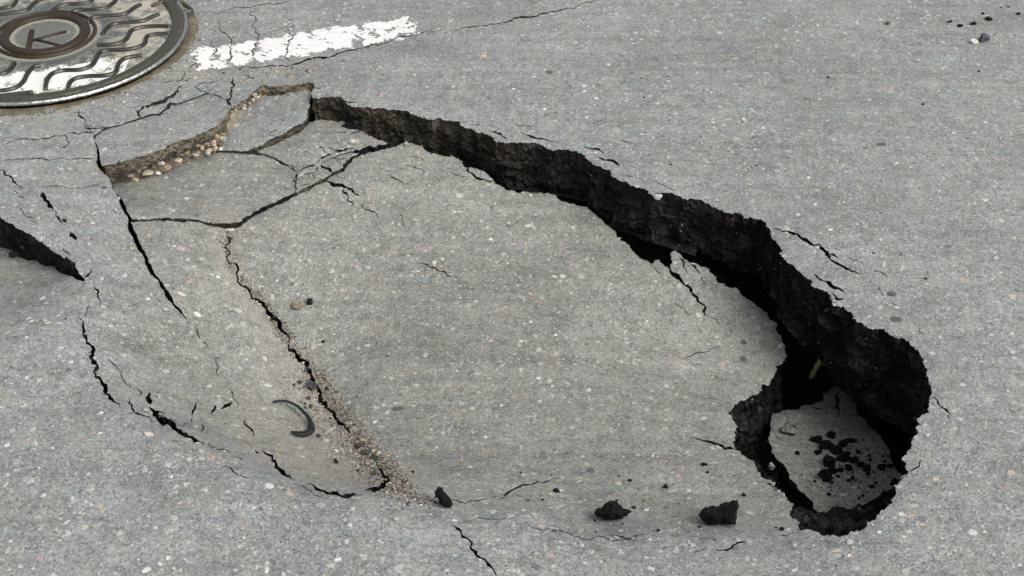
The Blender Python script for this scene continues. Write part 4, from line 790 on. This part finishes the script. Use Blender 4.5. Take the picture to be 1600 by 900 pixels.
# ------------------------------------------------------------------ manhole
mx, my = MAN; MZ = 0.004
man = empty('manhole_cover', (mx, my, 0), 'round cast iron manhole cover with wavy ribs and raised letter K', 'manhole cover')
line_c, line_d, line_n = pa, d, nrm
def iron(name, base, dust, rough, metal=0.0, paint=True, dustamt=.6, darkcentre=False):
    m, nt, b = mat(name); N = NT(nt); P = N.pos()
    n1 = N.noise(P, 30, 4, .7); n2 = N.noise(P, 240, 3, .6); n3 = N.noise(P, 520, 2)
    c = N.mix(1.0, base, N.ramp(n2, [(.3, .6), (.7, 1.5)]), 'MULTIPLY')
    dc = N.mix(N.ramp(n3, [(.35, 0), (.65, 1)]), tuple(x*.5 for x in dust), dust)
    f = N.ramp(n1, [(.72-dustamt*.55, 0), (.84-dustamt*.45, 1)])
    sx = N.n('ShaderNodeSeparateXYZ', Vector=P)
    if darkcentre:
        band = N.attr('dusty').outputs['Fac']
        rx = N.math('SUBTRACT', sx.outputs[0], mx); ry = N.math('SUBTRACT', sx.outputs[1], my)
        rad = N.math('SQRT', N.math('ADD', N.math('MULTIPLY', rx, rx), N.math('MULTIPLY', ry, ry)))
        f = N.math('MAXIMUM', N.math('MULTIPLY', f, N.range(N.math('ADD', rad, N.math('MULTIPLY', N.math('SUBTRACT', n1, .5), .22)), .15, .22)), N.math('MULTIPLY', band, N.ramp(n2, [(.3, .5), (.6, 1.0)])))
    c = N.mix(N.math('MULTIPLY', f, .9), c, dc)
    rgh = N.math('ADD', rough, N.math('MULTIPLY', f, .4), clamp=True)
    met = N.math('MULTIPLY', N.math('SUBTRACT', 1.0, f), metal)
    if paint:
        t = N.math('ADD', N.math('MULTIPLY', N.math('SUBTRACT', sx.outputs[0], float(pa[0])), float(nrm[0])), N.math('MULTIPLY', N.math('SUBTRACT', sx.outputs[1], float(pa[1])), float(nrm[1])))
        t = N.math('ABSOLUTE', N.math('ADD', t, -.004))
        e = N.math('ADD', N.math('SUBTRACT', hw*1.02, t), N.math('MULTIPLY', N.math('SUBTRACT', N.noise(P, 42, 4, .7), .52), .10))
        k = N.math('MULTIPLY', N.range(e, .0, .004), N.range(N.noise(P, 26, 4, .7), .58, .53))
        k = N.math('MULTIPLY', k, N.range(sx.outputs[0], mx+.285, mx+.12, .0, 1.0))
        k = N.math('GREATER_THAN', k, .35)
        c = N.mix(k, c, N.mix(n1, (.50, .495, .475), (.70, .70, .69))); met = N.math('MULTIPLY', met, N.math('SUBTRACT', 1.0, k)); rgh = N.math('MAXIMUM', rgh, N.math('MULTIPLY', k, .6))
    N.set(b.inputs['Base Color'], c); N.set(b.inputs['Roughness'], rgh); N.set(b.inputs['Metallic'], met)
    N.set(b.inputs['Normal'], N.n('ShaderNodeBump', Height=N.math('ADD', n2, N.math('MULTIPLY', n3, .5)), Strength=.35, Distance=.002).outputs[0])
    return m
DUST = (.46, .425, .355)
M_FLOOR = iron('iron_floor', (.11, .12, .115), DUST, .30, .5, True, .70, True)
M_RIB = iron('iron_rib', (.045, .043, .038), DUST, .30, .7, False, .06)
M_RING = iron('iron_ring', (.024, .017, .011), DUST, .5, .05, False, .06)
M_RIM = iron('iron_rim', (.055, .052, .040), (.22, .195, .14), .36, .4, False, .16)
M_LIP = iron('iron_lip', (.46, .46, .45), (.15, .13, .09), .20, 1.0, False, .16)
M_FRAME = iron('iron_frame', (.085, .075, .050), (.20, .175, .12), .6, .1, False, .5)
def lathe(name, prof, material, n=160, wob=0.0, smooth=True):
    vs, fs = [], []; k = len(prof)
    for i in range(n):
        a = 2*math.pi*i/n
        for j, (r_, z_) in enumerate(prof):
            w = wob*(noise.noise((math.cos(a)*14, math.sin(a)*14, j*.2))+noise.noise((math.cos(a)*40, math.sin(a)*40, j*.2))) if wob else 0
            vs.append((mx+(r_+w)*math.cos(a), my+(r_+w)*math.sin(a), z_+w*.5))
    for i in range(n):
        for j in range(k-1): a, b_ = i*k+j, ((i+1) % n)*k+j; fs.append((a, b_, b_+1, a+1))
    return newobj(name, vs, fs, material, parent=man, loc=(mx, my, 0), smooth=smooth)
lathe('outer_rim', [(.296, .008), (.298, .015), (.301, .0175), (.316, .0185), (.3185, .0185), (.320, .0165), (.3225, .015), (.327, .0145)], M_RIM, 400, .0008)
lathe('lip', [(.3268, .0140), (.3285, .0160), (.332, .0170), (.335, .0155), (.3368, .0115), (.336, .0085), (.331, .0065), (.324, .006), (.322, -.03)], M_LIP, 500, .0011)
lathe('centre_ring', [(.0825, .008), (.0835, .0165), (.086, .018), (.102, .018), (.1045, .0165), (.1055, .010)], M_RING)
lathe('bead', [(.1125, .009), (.1135, .0155), (.116, .0165), (.119, .0155), (.1205, .009)], M_RING)
# frame around the cover
fr = empty('iron_surround', (mx, my, -.03), 'dirty olive iron frame ring around the manhole cover', 'manhole frame')
o = lathe('frame_ring', [(.322, -.05), (.323, -.004), (.330, .0005), (.350, .003), (.3555, .000), (.359, -.05)], M_FRAME, 300, .0012); o.parent = fr; o.location = (0, 0, .03)
def bar(name, pts2, w, z0, z1, material, parent=man, closed=False):
    """raised bar with sloping sides along ground points"""
    P2 = [Vector(p) for p in pts2]; n = len(P2); vs, fs = [], []
    for i, p in enumerate(P2):
        t = (P2[min(i+1, n-1)]-P2[max(i-1, 0)]).normalized(); nn = Vector((-t.y, t.x)); ww = w[i] if isinstance(w, list) else w
        for s_, z_ in ((-.5, z0), (-.36, z1*.92+z0*.08), (-.15, z1), (.15, z1), (.36, z1*.92+z0*.08), (.5, z0)): vs.append((p.x+nn.x*ww*s_, p.y+nn.y*ww*s_, z_))
    for i in range(n-1):
        for k in range(5): fs.append((i*6+k, (i+1)*6+k, (i+1)*6+k+1, i*6+k+1))
    fs += [(0, 1, 2, 3, 4, 5), tuple((n-1)*6+k for k in (5, 4, 3, 2, 1, 0))]
    return newobj(name, vs, fs, material, parent=parent, loc=tuple(parent.location), smooth=True)
def smooth_pts(p, n=4):
    out = []
    for i in range(len(p)-1):
        p0, p1, p2, p3 = p[max(i-1, 0)], p[i], p[i+1], p[min(i+2, len(p)-1)]
        for k in range(n):
            t = k/n; out.append(tuple(.5*((2*b_)+(-a+c_)*t+(2*a-5*b_+4*c_-d_)*t*t+(-a+3*b_-3*c_+d_)*t**3) for a, b_, c_, d_ in zip(p0, p1, p2, p3)))
    return out+[p[-1]]
RIBS = [[(78, 25), (85, 14), (105, 7), (125, 6), (142, 2), (150, -10), (165, -17), (190, -19)], [(103, 28), (110, 20), (125, 16), (150, 15), (165, 12), (178, 4), (185, -5), (205, -10)], [(137, 36), (142, 29), (155, 26), (180, 24), (197, 21), (210, 12), (220, 7)], [(160, 54), (168, 43), (180, 37), (200, 35), (222, 33), (236, 27), (248, 22)], [(152, 71), (170, 70), (188, 67), (198, 60), (205, 48), (220, 43), (240, 41), (266, 41)],
        [(71, 140), (73, 126), (82, 115), (100, 110), (125, 109), (142, 103), (149, 94), (154, 84), (166, 79), (190, 78), (212, 75), (226, 68), (229, 58), (240, 54), (266, 52)], [(106, 141), (109, 129), (120, 122), (140, 119), (165, 118), (180, 113), (184, 102), (190, 94), (203, 89), (222, 87)], [(-40, 146), (0, 142), (22, 138), (36, 128), (43, 115), (52, 105), (63, 102)], [(-40, 118), (0, 116), (14, 110), (20, 103), (23, 98)],
        [(-30, 24), (0, 23), (25, 20), (42, 16), (50, 8), (60, 1), (80, -5)], [(-30, 15), (0, 13), (16, 11), (24, 4), (27, -4), (40, -12)], [(-40, 60), (-28, 50), (-10, 47)], [(0, 150), (25, 147), (52, 144)], [(-60, 90), (-40, 84), (-30, 76), (-10, 74)], [(80, -14), (100, -20), (112, -28)]]
RIBP = [gp(49.5+(42.5-49.5)*t, 47+33*t, .013) for t in np.linspace(0, 1, 30)]+[gp(50+54*t, 63-14.5*t, .013) for t in np.linspace(0, 1, 40)]+[gp(57+46*t, 61.5+11*t, .013) for t in np.linspace(0, 1, 40)]
for rb in RIBS:
    p2 = [gp(u, v, .012) for u, v in smooth_pts(rb, 5)]; p2 = [p for p in p2 if math.hypot(p[0]-mx, p[1]-my) < .303]
    if len(p2) > 3: bar('rib', p2, .0105, .008, .0165, M_RIB); RIBP += p2
fv, ff, du = [], [], []; NR, NA = 64, 240; RP_ = np.array(RIBP)
for i in range(NR+1):
    for j in range(NA):
        r_ = .305*max(i, .02)/NR; a = 2*math.pi*j/NA; x, y = mx+r_*math.cos(a), my+r_*math.sin(a); fv.append((x, y, .0095))
        dr = np.hypot(RP_[:, 0]-x, RP_[:, 1]-y).min(); g_ = lambda c_, w_: math.exp(-((r_-c_)/w_)**2)
        du.append(min(1, max(.8*math.exp(-(dr/.011)**2), g_(.077, .008), g_(.108, .006), .9*g_(.126, .007), .25*(r_ < .08))))
for i in range(NR):
    for j in range(NA): a, b_ = i*NA+j, i*NA+(j+1) % NA; ff.append((a, b_, b_+NA, a+NA))
newobj('floor', fv, [f[::-1] for f in ff], M_FLOOR, parent=man, loc=(mx, my, 0), smooth=True, attrs={'dusty': du})
K = bar('letter_stem', [gp(49.5, 47, .013), gp(47.5, 58, .013), gp(45, 70, .013), gp(42.5, 80, .013)], .0150, .008, .0150, M_RING); K['label'] = 'upright of the raised letter K'
K = bar('letter_arm', [gp(50, 63, .013), gp(75, 56, .013), gp(104, 48.5, .013)], .0072, .008, .0150, M_RING); K['label'] = 'upper arm of the raised letter K'
K = bar('letter_leg', [gp(57, 61.5, .013), gp(80, 67, .013), gp(103, 72.5, .013)], .0072, .008, .0148, M_RING); K['label'] = 'lower leg of the raised letter K'
lug = [gp(u, v, .008) for u, v in smooth_pts([(238, 12), (250, 7), (266, 4.5), (280, 6), (292, 12), (300, 18.5), (288, 21.5), (272, 23)], 4)]
bar('lug', lug, .012, -.02, .017, M_RIM)
lug_in = [(p[0]*.9+gp(268, 16)[0]*.1, p[1]*.9+gp(268, 16)[1]*.1, .010) for p in lug]
newobj('lug_dirt', lug_in, [tuple(range(len(lug_in)))], M_SOIL, parent=man, loc=(mx, my, 0))
scene.render.resolution_x = 1024; scene.render.resolution_y = 576
